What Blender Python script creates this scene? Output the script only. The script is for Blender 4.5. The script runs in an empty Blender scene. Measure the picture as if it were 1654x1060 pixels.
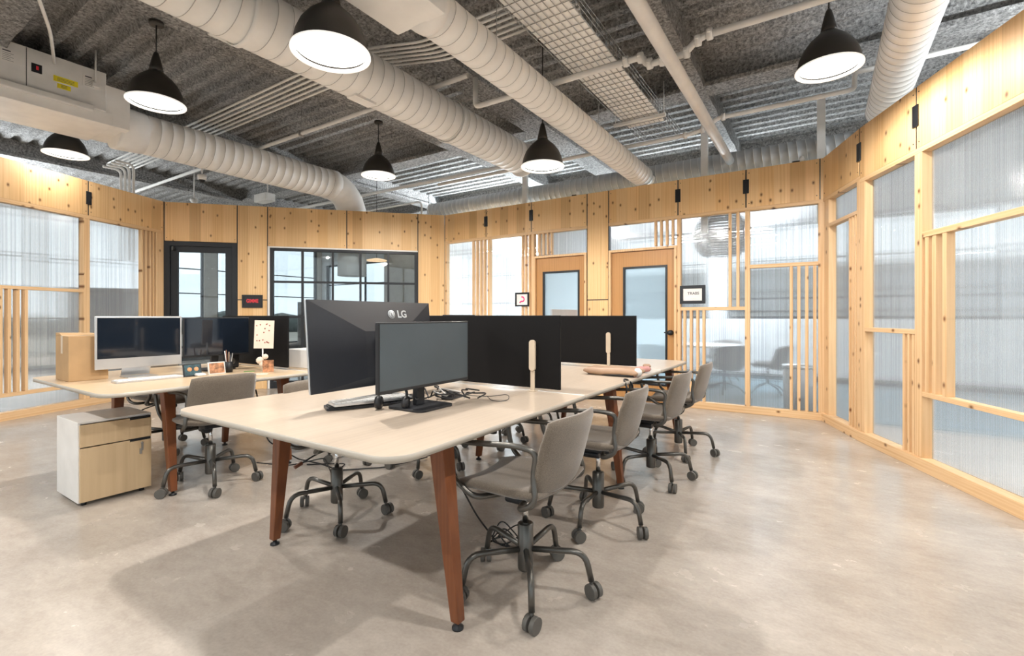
import bpy, math, random
from mathutils import Vector, Matrix
random.seed(7)
D = bpy.data; C = bpy.context; SC = C.scene; COL = SC.collection
PI = math.pi; cos = math.cos; sin = math.sin; R = math.radians

# ------------------------------------------------------------------ camera
cam = D.cameras.new('camera'); cam.sensor_fit = 'HORIZONTAL'; cam.sensor_width = 36.0
cam.lens = 36.0 * 769 / 1654; cam.shift_y = (511 - 530) / 1654; cam.clip_end = 600
camo = D.objects.new('camera', cam); COL.objects.link(camo)
camo.location = (0, 0, 1.25); camo.rotation_euler = (PI / 2, 0, R(33)); SC.camera = camo

# ------------------------------------------------------------------ sky, exposure
SC.view_settings.view_transform = 'Standard'; SC.view_settings.look = 'None'
SC.view_settings.gamma = 1; SC.view_settings.use_curve_mapping = False
SC.view_settings.exposure = 0.84
SKY = 1.5; LAMP_W = 80; LAMP_COL = (1.0, 0.95, 0.89); FILL_W = 420  # last value powers the added strip lights
w = D.worlds.new('overcast_sky'); SC.world = w; w.use_nodes = True
nt = w.node_tree; nt.nodes.clear()
o = nt.nodes.new('ShaderNodeOutputWorld'); bg = nt.nodes.new('ShaderNodeBackground')
tc = nt.nodes.new('ShaderNodeTexCoord'); mp = nt.nodes.new('ShaderNodeMapping'); mp.inputs['Scale'].default_value = (1, 1, 5)
nz = nt.nodes.new('ShaderNodeTexNoise'); nz.inputs['Scale'].default_value = 2.2; nz.inputs['Detail'].default_value = 5
cr = nt.nodes.new('ShaderNodeValToRGB')
cr.color_ramp.elements[0].position = .35; cr.color_ramp.elements[0].color = (.66, .69, .71, 1)
cr.color_ramp.elements[1].position = .7; cr.color_ramp.elements[1].color = (.84, .87, .89, 1)
nt.links.new(tc.outputs['Generated'], mp.inputs[0]); nt.links.new(mp.outputs[0], nz.inputs['Vector'])
nt.links.new(nz.outputs['Fac'], cr.inputs[0]); nt.links.new(cr.outputs[0], bg.inputs[0])
bg.inputs[1].default_value = SKY; nt.links.new(bg.outputs[0], o.inputs[0])

# ------------------------------------------------------------------ materials
def newmat(name):
    m = D.materials.new(name); m.use_nodes = True; n = m.node_tree
    return m, n, n.nodes['Principled BSDF']
def setp(b, col=None, rough=.5, metal=0, spec=.5, coat=0):
    if col is not None: b.inputs['Base Color'].default_value = (*col, 1)
    b.inputs['Roughness'].default_value = rough; b.inputs['Metallic'].default_value = metal
    b.inputs['Specular IOR Level'].default_value = spec; b.inputs['Coat Weight'].default_value = coat
def N(n, t, **kw):
    x = n.nodes.new(t)
    for k, v in kw.items(): setattr(x, k, v)
    return x
def math_(n, op, a, b=None):
    x = N(n, 'ShaderNodeMath', operation=op)
    for i, v in enumerate((a, b)):
        if v is None: continue
        if isinstance(v, (int, float)): x.inputs[i].default_value = v
        else: n.links.new(v, x.inputs[i])
    return x.outputs[0]
def ramp(n, fac, stops):
    r = N(n, 'ShaderNodeValToRGB'); e = r.color_ramp.elements
    while len(e) < len(stops): e.new(.5)
    for i, (p, c) in enumerate(stops): e[i].position = p; e[i].color = (*c, 1)
    n.links.new(fac, r.inputs[0]); return r.outputs[0]
def noise(n, vec, scale, detail=3, rough=.5):
    x = N(n, 'ShaderNodeTexNoise'); x.inputs['Scale'].default_value = scale; x.inputs['Detail'].default_value = detail
    x.inputs['Roughness'].default_value = rough
    if vec is not None: n.links.new(vec, x.inputs['Vector'])
    return x.outputs['Fac']
def coords(n, scale=(1, 1, 1), rot=(0, 0, 0), rnd=False):
    t = N(n, 'ShaderNodeTexCoord'); m = N(n, 'ShaderNodeMapping')
    m.inputs['Scale'].default_value = scale; m.inputs['Rotation'].default_value = rot
    n.links.new(t.outputs['Object'], m.inputs[0])
    if rnd:
        oi = N(n, 'ShaderNodeObjectInfo'); s = N(n, 'ShaderNodeVectorMath', operation='ADD')
        k = N(n, 'ShaderNodeVectorMath', operation='SCALE'); k.inputs[0].default_value = (7, 5, 9)
        n.links.new(oi.outputs['Random'], k.inputs['Scale'])
        n.links.new(m.outputs[0], s.inputs[0]); n.links.new(k.outputs[0], s.inputs[1]); return s.outputs[0]
    return m.outputs[0]
def bump(n, b, h, strength=.2, dist=.01):
    x = N(n, 'ShaderNodeBump'); x.inputs['Strength'].default_value = strength; x.inputs['Distance'].default_value = dist
    n.links.new(h, x.inputs['Height']); n.links.new(x.outputs[0], b.inputs['Normal'])
def mix(n, fac, a, b, mode='MIX'):
    x = N(n, 'ShaderNodeMix', data_type='RGBA', blend_type=mode)
    if isinstance(fac, (int, float)): x.inputs[0].default_value = fac
    else: n.links.new(fac, x.inputs[0])
    for i, v in ((6, a), (7, b)):
        if isinstance(v, tuple): x.inputs[i].default_value = (*v, 1)
        else: n.links.new(v, x.inputs[i])
    return x.outputs[2]
def flat(name, col, rough=.5, metal=0, spec=.5, coat=0, var=.06, nscale=6, bmp=0, bscale=200):
    m, n, b = newmat(name); setp(b, col, rough, metal, spec, coat)
    f = noise(n, coords(n), nscale, 3)
    c = ramp(n, f, [(.3, tuple(x * (1 - var) for x in col)), (.7, tuple(min(1, x * (1 + var)) for x in col))])
    n.links.new(c, b.inputs['Base Color'])
    if bmp: bump(n, b, noise(n, coords(n), bscale, 2), bmp, .002)
    return m
def wood(name, light, dark, plank=0, knots=True, axis='Z', rough=.45, grain=1.0):
    # grain runs along local axis; planks are cut across local X when plank>0
    m, n, b = newmat(name); setp(b, light, rough, 0, .35)
    rot = {'Z': (0, 0, 0), 'Y': (PI / 2, 0, 0), 'X': (0, PI / 2, 0)}[axis]
    base = coords(n, (1, 1, 1), rot, rnd=True)
    st = N(n, 'ShaderNodeVectorMath', operation='MULTIPLY'); st.inputs[1].default_value = (16, 16, .7)
    n.links.new(base, st.inputs[0])
    vec = st.outputs[0]; var = None
    if plank:
        sep = N(n, 'ShaderNodeSeparateXYZ'); n.links.new(base, sep.inputs[0])
        sc = math_(n, 'DIVIDE', sep.outputs[0], plank)
        wb = noise(n, None, 1); 
        fl = math_(n, 'FLOOR', sc)
        wn = N(n, 'ShaderNodeTexWhiteNoise', noise_dimensions='1D'); n.links.new(fl, wn.inputs['W'])
        var = wn.outputs['Value']
        ad = N(n, 'ShaderNodeVectorMath', operation='ADD'); n.links.new(vec, ad.inputs[0])
        sc3 = N(n, 'ShaderNodeVectorMath', operation='SCALE'); sc3.inputs[0].default_value = (3, 7, 31)
        n.links.new(var, sc3.inputs['Scale']); n.links.new(sc3.outputs[0], ad.inputs[1]); vec = ad.outputs[0]
    g1 = noise(n, vec, 1.0, 4, .6)
    g2 = N(n, 'ShaderNodeTexWave', wave_type='BANDS', bands_direction='X'); g2.inputs['Scale'].default_value = .55
    g2.inputs['Distortion'].default_value = 7; g2.inputs['Detail'].default_value = 2; n.links.new(vec, g2.inputs['Vector'])
    f = math_(n, 'ADD', math_(n, 'MULTIPLY', g1, .75), math_(n, 'MULTIPLY', g2.outputs['Fac'], .25 * grain))
    mid = tuple((a + c) / 2 for a, c in zip(light, dark))
    col = ramp(n, f, [(.28, mid if not plank else mid), (.55, light), (.8, tuple(l * .5 + d * .5 for l, d in zip(light, dark)))])
    if var is not None:
        vc = ramp(n, var, [(0, (.70, .58, .44)), (.35, (1, .98, .93)), (.7, (.98, .88, .74)), (1, (.86, .74, .58))])
        col = mix(n, .75, col, vc, 'MULTIPLY')
    if knots:
        ks = N(n, 'ShaderNodeSeparateXYZ'); n.links.new(base, ks.inputs[0]); kv = N(n, 'ShaderNodeCombineXYZ')
        n.links.new(math_(n, 'MULTIPLY', ks.outputs[0], 9), kv.inputs[0]); n.links.new(math_(n, 'MULTIPLY', ks.outputs[2], 6), kv.inputs[1])
        vo = N(n, 'ShaderNodeTexVoronoi', voronoi_dimensions='2D'); vo.inputs['Scale'].default_value = 1.0; n.links.new(kv.outputs[0], vo.inputs['Vector'])
        sepc = N(n, 'ShaderNodeSeparateColor'); n.links.new(vo.outputs['Color'], sepc.inputs[0])
        gate = math_(n, 'GREATER_THAN', sepc.outputs[0], .80)
        k = ramp(n, vo.outputs['Distance'], [(.05, (1, 1, 1)), (.12, (.4, .4, .4)), (.2, (0, 0, 0))])
        kf = math_(n, 'MULTIPLY', k, gate)
        col = mix(n, kf, col, (.20, .085, .03))
    n.links.new(col, b.inputs['Base Color']); bump(n, b, g1, .08, .003)
    return m

M = {}
M['clt'] = wood('pine_panel', (.88, .62, .34), (.66, .38, .16), plank=.17)
M['stud'] = wood('pine_stud', (.80, .55, .31), (.55, .28, .10), plank=0)
M['studh'] = wood('pine_rail', (.80, .55, .31), (.55, .28, .10), plank=0, axis='X')
M['oak'] = wood('oak_door', (.52, .27, .10), (.36, .17, .06), knots=False, rough=.4)
M['walnut'] = wood('walnut_leg', (.20, .068, .026), (.09, .028, .014), knots=False, rough=.35)
M['ply'] = wood('birch_ply', (.62, .46, .28), (.46, .32, .18), knots=False)
M['top'] = wood('desk_laminate', (.60, .50, .40), (.49, .40, .32), knots=False, axis='Y', rough=.28, grain=.6)
M['top2'] = wood('desk_laminate_warm', (.66, .50, .33), (.50, .36, .22), knots=False, axis='Y', rough=.3, grain=.6)
M['edge'] = flat('laminate_edge', (.47, .43, .37), .4)
M['black'] = flat('black_steel', (.018, .02, .024), .4, .3)
M['blackp'] = flat('black_plastic', (.012, .013, .016), .45)
M['felt'] = flat('black_divider', (.004, .0036, .004), .6, 0, .2, bmp=.2, bscale=300)
M['screen'] = flat('dark_screen', (.008, .013, .022), .07, 0, .8, coat=.6)
M['screenm'] = flat('matte_screen', (.055, .075, .088), .34, 0, .7)
M['alu'] = flat('silver_aluminium', (.66, .67, .68), .3, .7)
M['alu_w'] = flat('pale_strip', (.75, .73, .69), .4, .2)
M['white'] = flat('white_paint', (.80, .79, .77), .35)
M['ductw'] = flat('white_duct_paint', (.92, .90, .87), .5, var=.04)
M['seam'] = flat('duct_seam_shade', (.50, .48, .46), .6)  # darker tone stands in for the shading along the raised seams
M['ductg'] = flat('grey_duct', (.50, .51, .52), .45, .3)
M['pipe'] = flat('painted_pipe', (.82, .80, .77), .45)
M['wire'] = flat('galvanised_wire', (.40, .39, .37), .4, .6)
M['panelw'] = flat('white_tray_liner', (.93, .91, .88), .6)
M['gun'] = flat('gunmetal_tube', (.12, .115, .105), .32, .75)
M['chrome'] = flat('chrome', (.75, .75, .75), .12, 1)
M['rubber'] = flat('caster_rubber', (.10, .095, .085), .5)
M['yellow'] = flat('yellow_sticker', (.85, .72, .03), .5)
M['paper'] = flat('paper', (.82, .80, .77), .7)
M['cream'] = flat('cream_card', (.76, .65, .54), .7)
M['blue'] = flat('blue_sticker', (.06, .35, .55), .5)
M['red'] = flat('red_print', (.75, .04, .06), .5)
M['pink'] = flat('pink_print', (.80, .05, .22), .5)
M['ink'] = flat('grey_ink', (.08, .08, .09), .5)
M['logo'] = flat('grey_logo', (.55, .58, .60), .4)
M['card'] = flat('cardboard', (.44, .28, .14), .8, var=.1)
M['champ'] = flat('champagne_clamp', (.60, .50, .38), .4)
M['tan'] = flat('tan_leather', (.40, .26, .17), .55, var=.15)
M['beige'] = flat('beige_wall', (.56, .51, .44), .8)
M['plaster'] = flat('white_wall', (.80, .81, .82), .8)
M['greywall'] = flat('grey_wall', (.42, .43, .44), .8)
M['gum'] = flat('dark_grey_trim', (.05, .055, .06), .6)
M['green'] = flat('green_note', (.10, .25, .05), .6)
M['skin'] = flat('photo_print_warm', (.42, .20, .10), .5, var=.7, nscale=30)
M['teal'] = flat('photo_print_cool', (.03, .08, .10), .5, var=.8, nscale=25)
M['cable'] = flat('black_cable', (.012, .012, .013), .5)
M['whitec'] = flat('white_cable', (.6, .58, .55), .5)
M['knob'] = flat('brown_lever', (.17, .06, .03), .5)
M['ground'] = flat('dry_ground', (.30, .27, .22), .9, var=.25, nscale=.05)
M['trees'] = flat('tree_line', (.06, .07, .06), .9)

def fabric(name, a, b2):
    m, n, b = newmat(name); setp(b, a, .85, 0, .2); b.inputs['Sheen Weight'].default_value = .4
    f = noise(n, coords(n), 260, 2); g = noise(n, coords(n), 9, 3)
    c = ramp(n, f, [(.3, b2), (.7, a)]); c2 = ramp(n, g, [(.3, (.85, .85, .85)), (.7, (1, 1, 1))])
    n.links.new(mix(n, 1, c, c2, 'MULTIPLY'), b.inputs['Base Color']); bump(n, b, f, .3, .002); return m
M['fab'] = fabric('grey_brown_fabric', (.22, .18, .14), (.13, .105, .08))
M['fabg'] = fabric('grey_felt', (.23, .22, .215), (.13, .125, .12))
M['carpet'] = fabric('teal_grey_carpet', (.12, .24, .30), (.08, .17, .22))

def concrete():
    m, n, b = newmat('polished_concrete'); setp(b, None, .3, 0, .5)
    v = coords(n); f1 = noise(n, v, .8, 6, .6); f2 = noise(n, coords(n, (1, 1.3, 1), (0, 0, .6)), 3.0, 5, .6); f3 = noise(n, v, 70, 3); f4 = noise(n, coords(n, (1, 2.2, 1), (0, 0, -.7)), 9, 6, .7)
    f = math_(n, 'ADD', math_(n, 'MULTIPLY', f1, .36), math_(n, 'ADD', math_(n, 'MULTIPLY', f2, .26), math_(n, 'ADD', math_(n, 'MULTIPLY', f4, .24), math_(n, 'MULTIPLY', f3, .14))))
    c = mix(n, math_(n, 'MINIMUM', math_(n, 'MAXIMUM', math_(n, 'MULTIPLY', math_(n, 'SUBTRACT', f, .26), 2.1), 0.0), 1.0), (.27, .225, .19), (.66, .60, .53))
    n.links.new(c, b.inputs['Base Color'])
    rr = math_(n, 'ADD', math_(n, 'MULTIPLY', f2, .16), .17); n.links.new(rr, b.inputs['Roughness'])
    bump(n, b, f2, .04, .003); return m
M['concrete'] = concrete()

def fuzzy():
    m, n, b = newmat('sprayed_fireproofing'); setp(b, None, .95, 0, .1)
    v = coords(n); f = noise(n, v, 34, 5, .75); g = noise(n, v, 1.2, 4)
    c = ramp(n, f, [(.34, (.18, .175, .17)), (.5, (.52, .51, .50)), (.66, (.88, .87, .85))])
    c2 = ramp(n, g, [(.3, (.75, .75, .75)), (.7, (1.05, 1.05, 1.05))])
    n.links.new(mix(n, 1, c, c2, 'MULTIPLY'), b.inputs['Base Color']); bump(n, b, f, 1.0, .06); return m
M['fuzz'] = fuzzy()

def polycarb():
    m = D.materials.new('fluted_polycarbonate'); m.use_nodes = True; n = m.node_tree; n.nodes.clear()
    out = N(n, 'ShaderNodeOutputMaterial'); v = coords(n)
    wv = N(n, 'ShaderNodeTexWave', wave_type='BANDS', bands_direction='X', wave_profile='SIN'); wv.inputs['Scale'].default_value = 22
    n.links.new(v, wv.inputs['Vector'])
    h = wv.outputs['Fac']
    bp = N(n, 'ShaderNodeBump'); bp.inputs['Strength'].default_value = .35; bp.inputs['Distance'].default_value = .004; n.links.new(h, bp.inputs['Height'])
    rf = N(n, 'ShaderNodeBsdfRefraction'); rf.inputs['IOR'].default_value = 1.12; rf.inputs['Roughness'].default_value = .08
    rf.inputs['Color'].default_value = (.92, .95, .97, 1); n.links.new(bp.outputs[0], rf.inputs['Normal'])
    sk = noise(n, coords(n, (240, 1, .3)), 1, 2, .6); skc = ramp(n, sk, [(.36, (.74, .76, .78)), (.55, (.96, .97, .975))])
    tr = N(n, 'ShaderNodeBsdfTransparent'); n.links.new(skc, tr.inputs[0]); n.links.new(skc, rf.inputs['Color'])
    tl = N(n, 'ShaderNodeBsdfTranslucent'); tl.inputs[0].default_value = (.90, .92, .93, 1)
    df = N(n, 'ShaderNodeBsdfDiffuse'); df.inputs[0].default_value = (.80, .81, .82, 1)
    gl = N(n, 'ShaderNodeBsdfGlossy'); gl.inputs['Roughness'].default_value = .12; n.links.new(bp.outputs[0], gl.inputs['Normal'])
    def mx(f, a, b):
        x = N(n, 'ShaderNodeMixShader')
        if isinstance(f, (int, float)): x.inputs[0].default_value = f
        else: n.links.new(f, x.inputs[0])
        n.links.new(a, x.inputs[1]); n.links.new(b, x.inputs[2]); return x.outputs[0]
    clear = mx(.5, rf.outputs[0], tr.outputs[0]); milk = mx(.35, tl.outputs[0], df.outputs[0])
    mk = math_(n, 'ADD', math_(n, 'MULTIPLY', wv.outputs['Fac'], .06), .11)
    a = mx(mk, clear, milk); a = mx(.07, a, gl.outputs[0])
    n.links.new(a, out.inputs[0]); return m
M['poly'] = polycarb()
def glass(name='clear_glass', tint=(.86, .89, .90), refl=.06):
    m = D.materials.new(name); m.use_nodes = True; n = m.node_tree; n.nodes.clear()
    out = N(n, 'ShaderNodeOutputMaterial'); tr = N(n, 'ShaderNodeBsdfTransparent'); tr.inputs[0].default_value = (*tint, 1)
    gl = N(n, 'ShaderNodeBsdfGlossy'); gl.inputs['Roughness'].default_value = .02; x = N(n, 'ShaderNodeMixShader')
    x.inputs[0].default_value = refl; n.links.new(tr.outputs[0], x.inputs[1]); n.links.new(gl.outputs[0], x.inputs[2]); n.links.new(x.outputs[0], out.inputs[0]); return m
M['glass'] = glass()
def frosted():
    m = D.materials.new('frosted_glass'); m.use_nodes = True; n = m.node_tree; n.nodes.clear()
    out = N(n, 'ShaderNodeOutputMaterial'); v = coords(n)
    tr = N(n, 'ShaderNodeBsdfTransparent'); tr.inputs[0].default_value = (.9, .95, .97, 1)
    rf = N(n, 'ShaderNodeBsdfRefraction'); rf.inputs['IOR'].default_value = 1.05; rf.inputs['Roughness'].default_value = .45; rf.inputs['Color'].default_value = (.9, .95, .97, 1)
    tl = N(n, 'ShaderNodeBsdfTranslucent'); tl.inputs[0].default_value = (.85, .92, .95, 1)
    x = N(n, 'ShaderNodeMixShader'); x.inputs[0].default_value = .35; y = N(n, 'ShaderNodeMixShader'); y.inputs[0].default_value = .35
    n.links.new(rf.outputs[0], x.inputs[1]); n.links.new(tr.outputs[0], x.inputs[2]); n.links.new(x.outputs[0], y.inputs[1]); n.links.new(tl.outputs[0], y.inputs[2]); n.links.new(y.outputs[0], out.inputs[0]); return m
M['frost'] = frosted(); M['tint'] = glass('dimmed_glass', (.80, .84, .86), .05)  # grey tint added to dim the sky seen through door and window
def emit(name, col, s):
    m, n, b = newmat(name); setp(b, (.9, .9, .9), .5)
    b.inputs['Emission Color'].default_value = (*col, 1); b.inputs['Emission Strength'].default_value = s; return m
M['glow'] = emit('lamp_diffuser', (1, .96, .90), 4.0)
M['glowin'] = emit('lamp_inner_white', (1, .95, .88), .35)

# ------------------------------------------------------------------ mesh builder
class MB:
    def __init__(s): s.v = []; s.f = []; s.m = []; s.sm = []
    def add(s, vs, fs, mi=0, smooth=False):
        k = len(s.v); s.v += [tuple(p) for p in vs]; s.f += [tuple(i + k for i in f) for f in fs]; s.m += [mi] * len(fs); s.sm += [smooth] * len(fs); return s
    def box(s, x0, x1, y0, y1, z0, z1, mi=0):
        return s.add([(x0, y0, z0), (x1, y0, z0), (x1, y1, z0), (x0, y1, z0), (x0, y0, z1), (x1, y0, z1), (x1, y1, z1), (x0, y1, z1)],
                     [(0, 3, 2, 1), (4, 5, 6, 7), (0, 1, 5, 4), (1, 2, 6, 5), (2, 3, 7, 6), (3, 0, 4, 7)], mi)
    def hexa(s, bot, top, mi=0):
        return s.add(list(bot) + list(top), [(0, 3, 2, 1), (4, 5, 6, 7), (0, 1, 5, 4), (1, 2, 6, 5), (2, 3, 7, 6), (3, 0, 4, 7)], mi)
    def bar(s, a, b, w, h, up=(0, 0, 1), mi=0):
        a = Vector(a); b = Vector(b); d = (b - a).normalized(); u = Vector(up)
        r = d.cross(u)
        if r.length < 1e-4: r = d.cross(Vector((0, 1, 0)))
        r.normalize(); u = r.cross(d)
        q = [(-w / 2, -h / 2), (w / 2, -h / 2), (w / 2, h / 2), (-w / 2, h / 2)]
        return s.hexa([a + r * i + u * j for i, j in q], [b + r * i + u * j for i, j in q], mi)
    def prism(s, pts, z0, z1, mi=0, smooth=False):   # polygon in xy, ccw
        n = len(pts)
        return s.add([(x, y, z0) for x, y in pts] + [(x, y, z1) for x, y in pts],
                     [tuple(range(n))[::-1], tuple(range(n, 2 * n))] + [(i, (i + 1) % n, n + (i + 1) % n, n + i) for i in range(n)], mi, smooth)
    def lathe(s, prof, seg=32, c=(0, 0, 0), mi=0, axis='z', smooth=True):
        vs = []; fs = []
        for r, z in prof:
            for k in range(seg):
                a = 2 * PI * k / seg; p = (r * cos(a), r * sin(a), z)
                if axis == 'y': p = (p[0], p[2], p[1])
                if axis == 'x': p = (p[2], p[0], p[1])
                vs.append((p[0] + c[0], p[1] + c[1], p[2] + c[2]))
        for i in range(len(prof) - 1):
            for k in range(seg):
                k2 = (k + 1) % seg
                fs.append((i * seg + k, i * seg + k2, (i + 1) * seg + k2, (i + 1) * seg + k))
        s.add(vs, fs, mi, smooth)
        for i, rev in ((0, True), (len(prof) - 1, False)):
            if prof[i][0] > 1e-5:
                q = tuple(range(i * seg, (i + 1) * seg)); k = len(s.v) - len(vs)
                if prof[0] != prof[-1]: s.f.append(tuple(j + k for j in (q[::-1] if rev else q))); s.m.append(mi); s.sm.append(False)
        return s
    def cyl(s, a, b, r, seg=16, r2=None, mi=0): return s.tube([a, b], r, seg, 0, mi, r2)
    def tube(s, pts, r, seg=10, fil=0, mi=0, r2=None):
        P = [Vector(p) for p in pts]
        if fil:
            Q = [P[0]]
            for i in range(1, len(P) - 1):
                a, b, c = P[i - 1], P[i], P[i + 1]; d1 = a - b; d2 = c - b; t = min(fil, d1.length * .48, d2.length * .48)
                p1 = b + d1.normalized() * t; p2 = b + d2.normalized() * t
                for k in range(6):
                    u = k / 5; Q.append(p1 * (1 - u) ** 2 + b * 2 * u * (1 - u) + p2 * u * u)
            Q.append(P[-1]); P = Q
        vs = []; n = len(P); prev = None
        for i in range(n):
            t = (P[min(i + 1, n - 1)] - P[max(i - 1, 0)]).normalized()
            if prev is None:
                u = t.cross(Vector((0, 0, 1)))
                if u.length < 1e-3: u = t.cross(Vector((0, 1, 0)))
            else: u = prev - t * prev.dot(t)
            u.normalize(); prev = u; w2 = t.cross(u); rr = r if r2 is None else r + (r2 - r) * i / (n - 1)
            for k in range(seg):
                a = 2 * PI * k / seg; vs.append(P[i] + (u * cos(a) + w2 * sin(a)) * rr)
        fs = [(i * seg + k, i * seg + (k + 1) % seg, (i + 1) * seg + (k + 1) % seg, (i + 1) * seg + k) for i in range(n - 1) for k in range(seg)]
        s.add(vs, fs, mi, True); k0 = len(s.v) - len(vs)
        for q in (tuple(range(seg))[::-1], tuple(range((n - 1) * seg, n * seg))): s.f.append(tuple(j + k0 for j in q)); s.m.append(mi); s.sm.append(False)
        return s
    def pad(s, fn, thick, nu=18, nv=14, mi=0):
        P = [[Vector(fn(-1 + 2 * i / nu, -1 + 2 * j / nv)) for j in range(nv + 1)] for i in range(nu + 1)]
        A = []; B = []
        for i in range(nu + 1):
            for j in range(nv + 1):
                du = P[min(i + 1, nu)][j] - P[max(i - 1, 0)][j]; dv = P[i][min(j + 1, nv)] - P[i][max(j - 1, 0)]
                nn = du.cross(dv).normalized(); u = abs(-1 + 2 * i / nu); v = abs(-1 + 2 * j / nv)
                t = thick / 2 * math.sqrt(max(0.0, (1 - u ** 10) * (1 - v ** 10)))
                if i in (0, nu) or j in (0, nv): t = thick * .16
                A.append(P[i][j] + nn * t); B.append(P[i][j] - nn * t)
        k = (nu + 1) * (nv + 1); ix = lambda i, j: i * (nv + 1) + j; fs = []
        for i in range(nu):
            for j in range(nv):
                fs.append((ix(i, j), ix(i + 1, j), ix(i + 1, j + 1), ix(i, j + 1)))
                fs.append((k + ix(i, j), k + ix(i, j + 1), k + ix(i + 1, j + 1), k + ix(i + 1, j)))
        ring = [ix(i, 0) for i in range(nu)] + [ix(nu, j) for j in range(nv)] + [ix(i, nv) for i in range(nu, 0, -1)] + [ix(0, j) for j in range(nv, 0, -1)]
        for q in range(len(ring)):
            a, b = ring[q], ring[(q + 1) % len(ring)]; fs.append((b, a, k + a, k + b))
        return s.add(A + B, fs, mi, True)
    def xf(s, mat):
        s.v = [tuple(mat @ Vector(p)) for p in s.v]; return s
    def build(s, name, mats, parent=None, bevel=0, loc=None, rz=0):
        me = D.meshes.new(name); me.from_pydata(s.v, [], s.f)
        for m in (mats if isinstance(mats, (list, tuple)) else [mats]): me.materials.append(m)
        me.polygons.foreach_set('material_index', s.m); me.polygons.foreach_set('use_smooth', s.sm); me.update()
        ob = D.objects.new(name, me); COL.objects.link(ob)
        if parent: ob.parent = parent
        if loc: ob.location = loc
        if rz: ob.rotation_euler = (0, 0, rz)
        if bevel:
            b = ob.modifiers.new('bevel', 'BEVEL'); b.width = bevel; b.segments = 2; b.limit_method = 'ANGLE'; b.angle_limit = R(50)
        return ob

def tag(o, label, cat, group=None, kind=None):
    if label: o['label'] = label
    if cat: o['category'] = cat
    if group: o['group'] = group
    if kind: o['kind'] = kind
    return o
def thing(name, label, cat, loc=(0, 0, 0), rz=0, group=None, rot=None):
    o = D.objects.new(name, None); COL.objects.link(o); o.location = loc; o.rotation_euler = rot or (0, 0, rz); o.empty_display_size = .1
    return tag(o, label, cat, group)
def struct(name, loc=(0, 0, 0), rz=0):
    o = D.objects.new(name, None); COL.objects.link(o); o.location = loc; o.rotation_euler = (0, 0, rz); o['kind'] = 'structure'; return o
def dup(root, loc, rz, label=None, group=None, base=0):
    r = root.copy(); COL.objects.link(r); r.location = loc; r.rotation_euler = (0, 0, rz)
    if label: r['label'] = label
    if group: r['group'] = group
    for ch in list(root.children):
        c = ch.copy(); COL.objects.link(c); c.parent = r
        if ch.name.startswith(('base_leg', 'caster')): c.rotation_euler.z += base
        for g in ch.children:
            d = g.copy(); COL.objects.link(d); d.parent = c
    return r
def text(name, body, size, mat, parent, loc, rot=(PI / 2, 0, 0), ext=.0008, align='CENTER', bold=0, sx=1):
    cu = D.curves.new(name, 'FONT'); cu.body = body; cu.size = size; cu.extrude = ext; cu.align_x = align; cu.align_y = 'CENTER'; cu.offset = bold
    t = D.objects.new(name, cu); COL.objects.link(t); C.view_layer.update()
    me = D.meshes.new_from_object(t.evaluated_get(C.evaluated_depsgraph_get())); me.materials.clear(); me.materials.append(mat)
    D.objects.remove(t); ob = D.objects.new(name, me); COL.objects.link(ob); ob.parent = parent; ob.location = loc; ob.rotation_euler = rot; ob.scale = (sx, 1, 1)
    return ob
def rrect(x0, x1, y0, y1, r, seg=8):
    pts = []
    for cx, cy, a0 in ((x1 - r, y0 + r, -PI / 2), (x1 - r, y1 - r, 0), (x0 + r, y1 - r, PI / 2), (x0 + r, y0 + r, PI)):
        for k in range(seg + 1): a = a0 + PI / 2 * k / seg; pts.append((cx + r * cos(a), cy + r * sin(a)))
    return pts

# ------------------------------------------------------------------ floor and ceiling
fl = MB().box(-15, 7, -4.2, 10.85, -.12, 0).build('floor', M['concrete']); fl['kind'] = 'structure'
def deck():
    b = MB(); y = -4.2; ys = []; p = .22
    while y < 10.7:
        ys += [(y, 4.28), (y + p * .12, 4.28), (y + p * .30, 4.22), (y + p * .66, 4.22), (y + p * .84, 4.28)]; y += p
    ys.append((y, 4.28)); n = len(ys)
    xs = (-15, 7)
    vs = [(x, yy, zz) for x in xs for yy, zz in ys] + [(x, yy, 4.4) for x in xs for yy in (ys[0][0], ys[-1][0])]
    fs = [(i, i + 1, n + i + 1, n + i) for i in range(n - 1)]
    k = 2 * n; fs += [(k, k + 2, k + 3, k + 1), (k, 0, n, k + 2), (k + 1, k + 3, 2 * n - 1, n - 1)]
    b.add(vs, fs, 0, False)
    o = b.build('ceiling', M['fuzz']); o['kind'] = 'structure'
    return o
ceil = deck()
def ibeam(name, a, b_, bw, z0, z1):
    # sprayed steel beam, softened outline
    a = Vector(a); b_ = Vector(b_); d = (b_ - a).normalized(); r = Vector((-d.y, d.x, 0)); L = (b_ - a).length
    prof = [(-bw / 2, 0), (bw / 2, 0), (bw / 2, .05), (.07, .085), (.06, z1 - z0), (-.06, z1 - z0), (-.07, .085), (-bw / 2, .05)]
    m = MB(); n = len(prof); steps = int(L / .18); vs = []
    for i in range(steps + 1):
        for q, (x, z) in enumerate(prof):
            j = random.uniform(-.008, .008) if q in (0, 1, 2, 3, 6, 7) else 0
            p = a + d * (L * i / steps) + r * (x + j); vs.append((p.x, p.y, z0 + z + (random.uniform(-.006, .006) if q in (0, 1) else 0)))
    fs = [(i * n + k, (i + 1) * n + k, (i + 1) * n + (k + 1) % n, i * n + (k + 1) % n) for i in range(steps) for k in range(n)]
    fs += [tuple(range(n)), tuple(range(steps * n, steps * n + n))[::-1]]
    m.add(vs, fs); o = m.build(name, M['fuzz']); o['kind'] = 'structure'; return o
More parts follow.
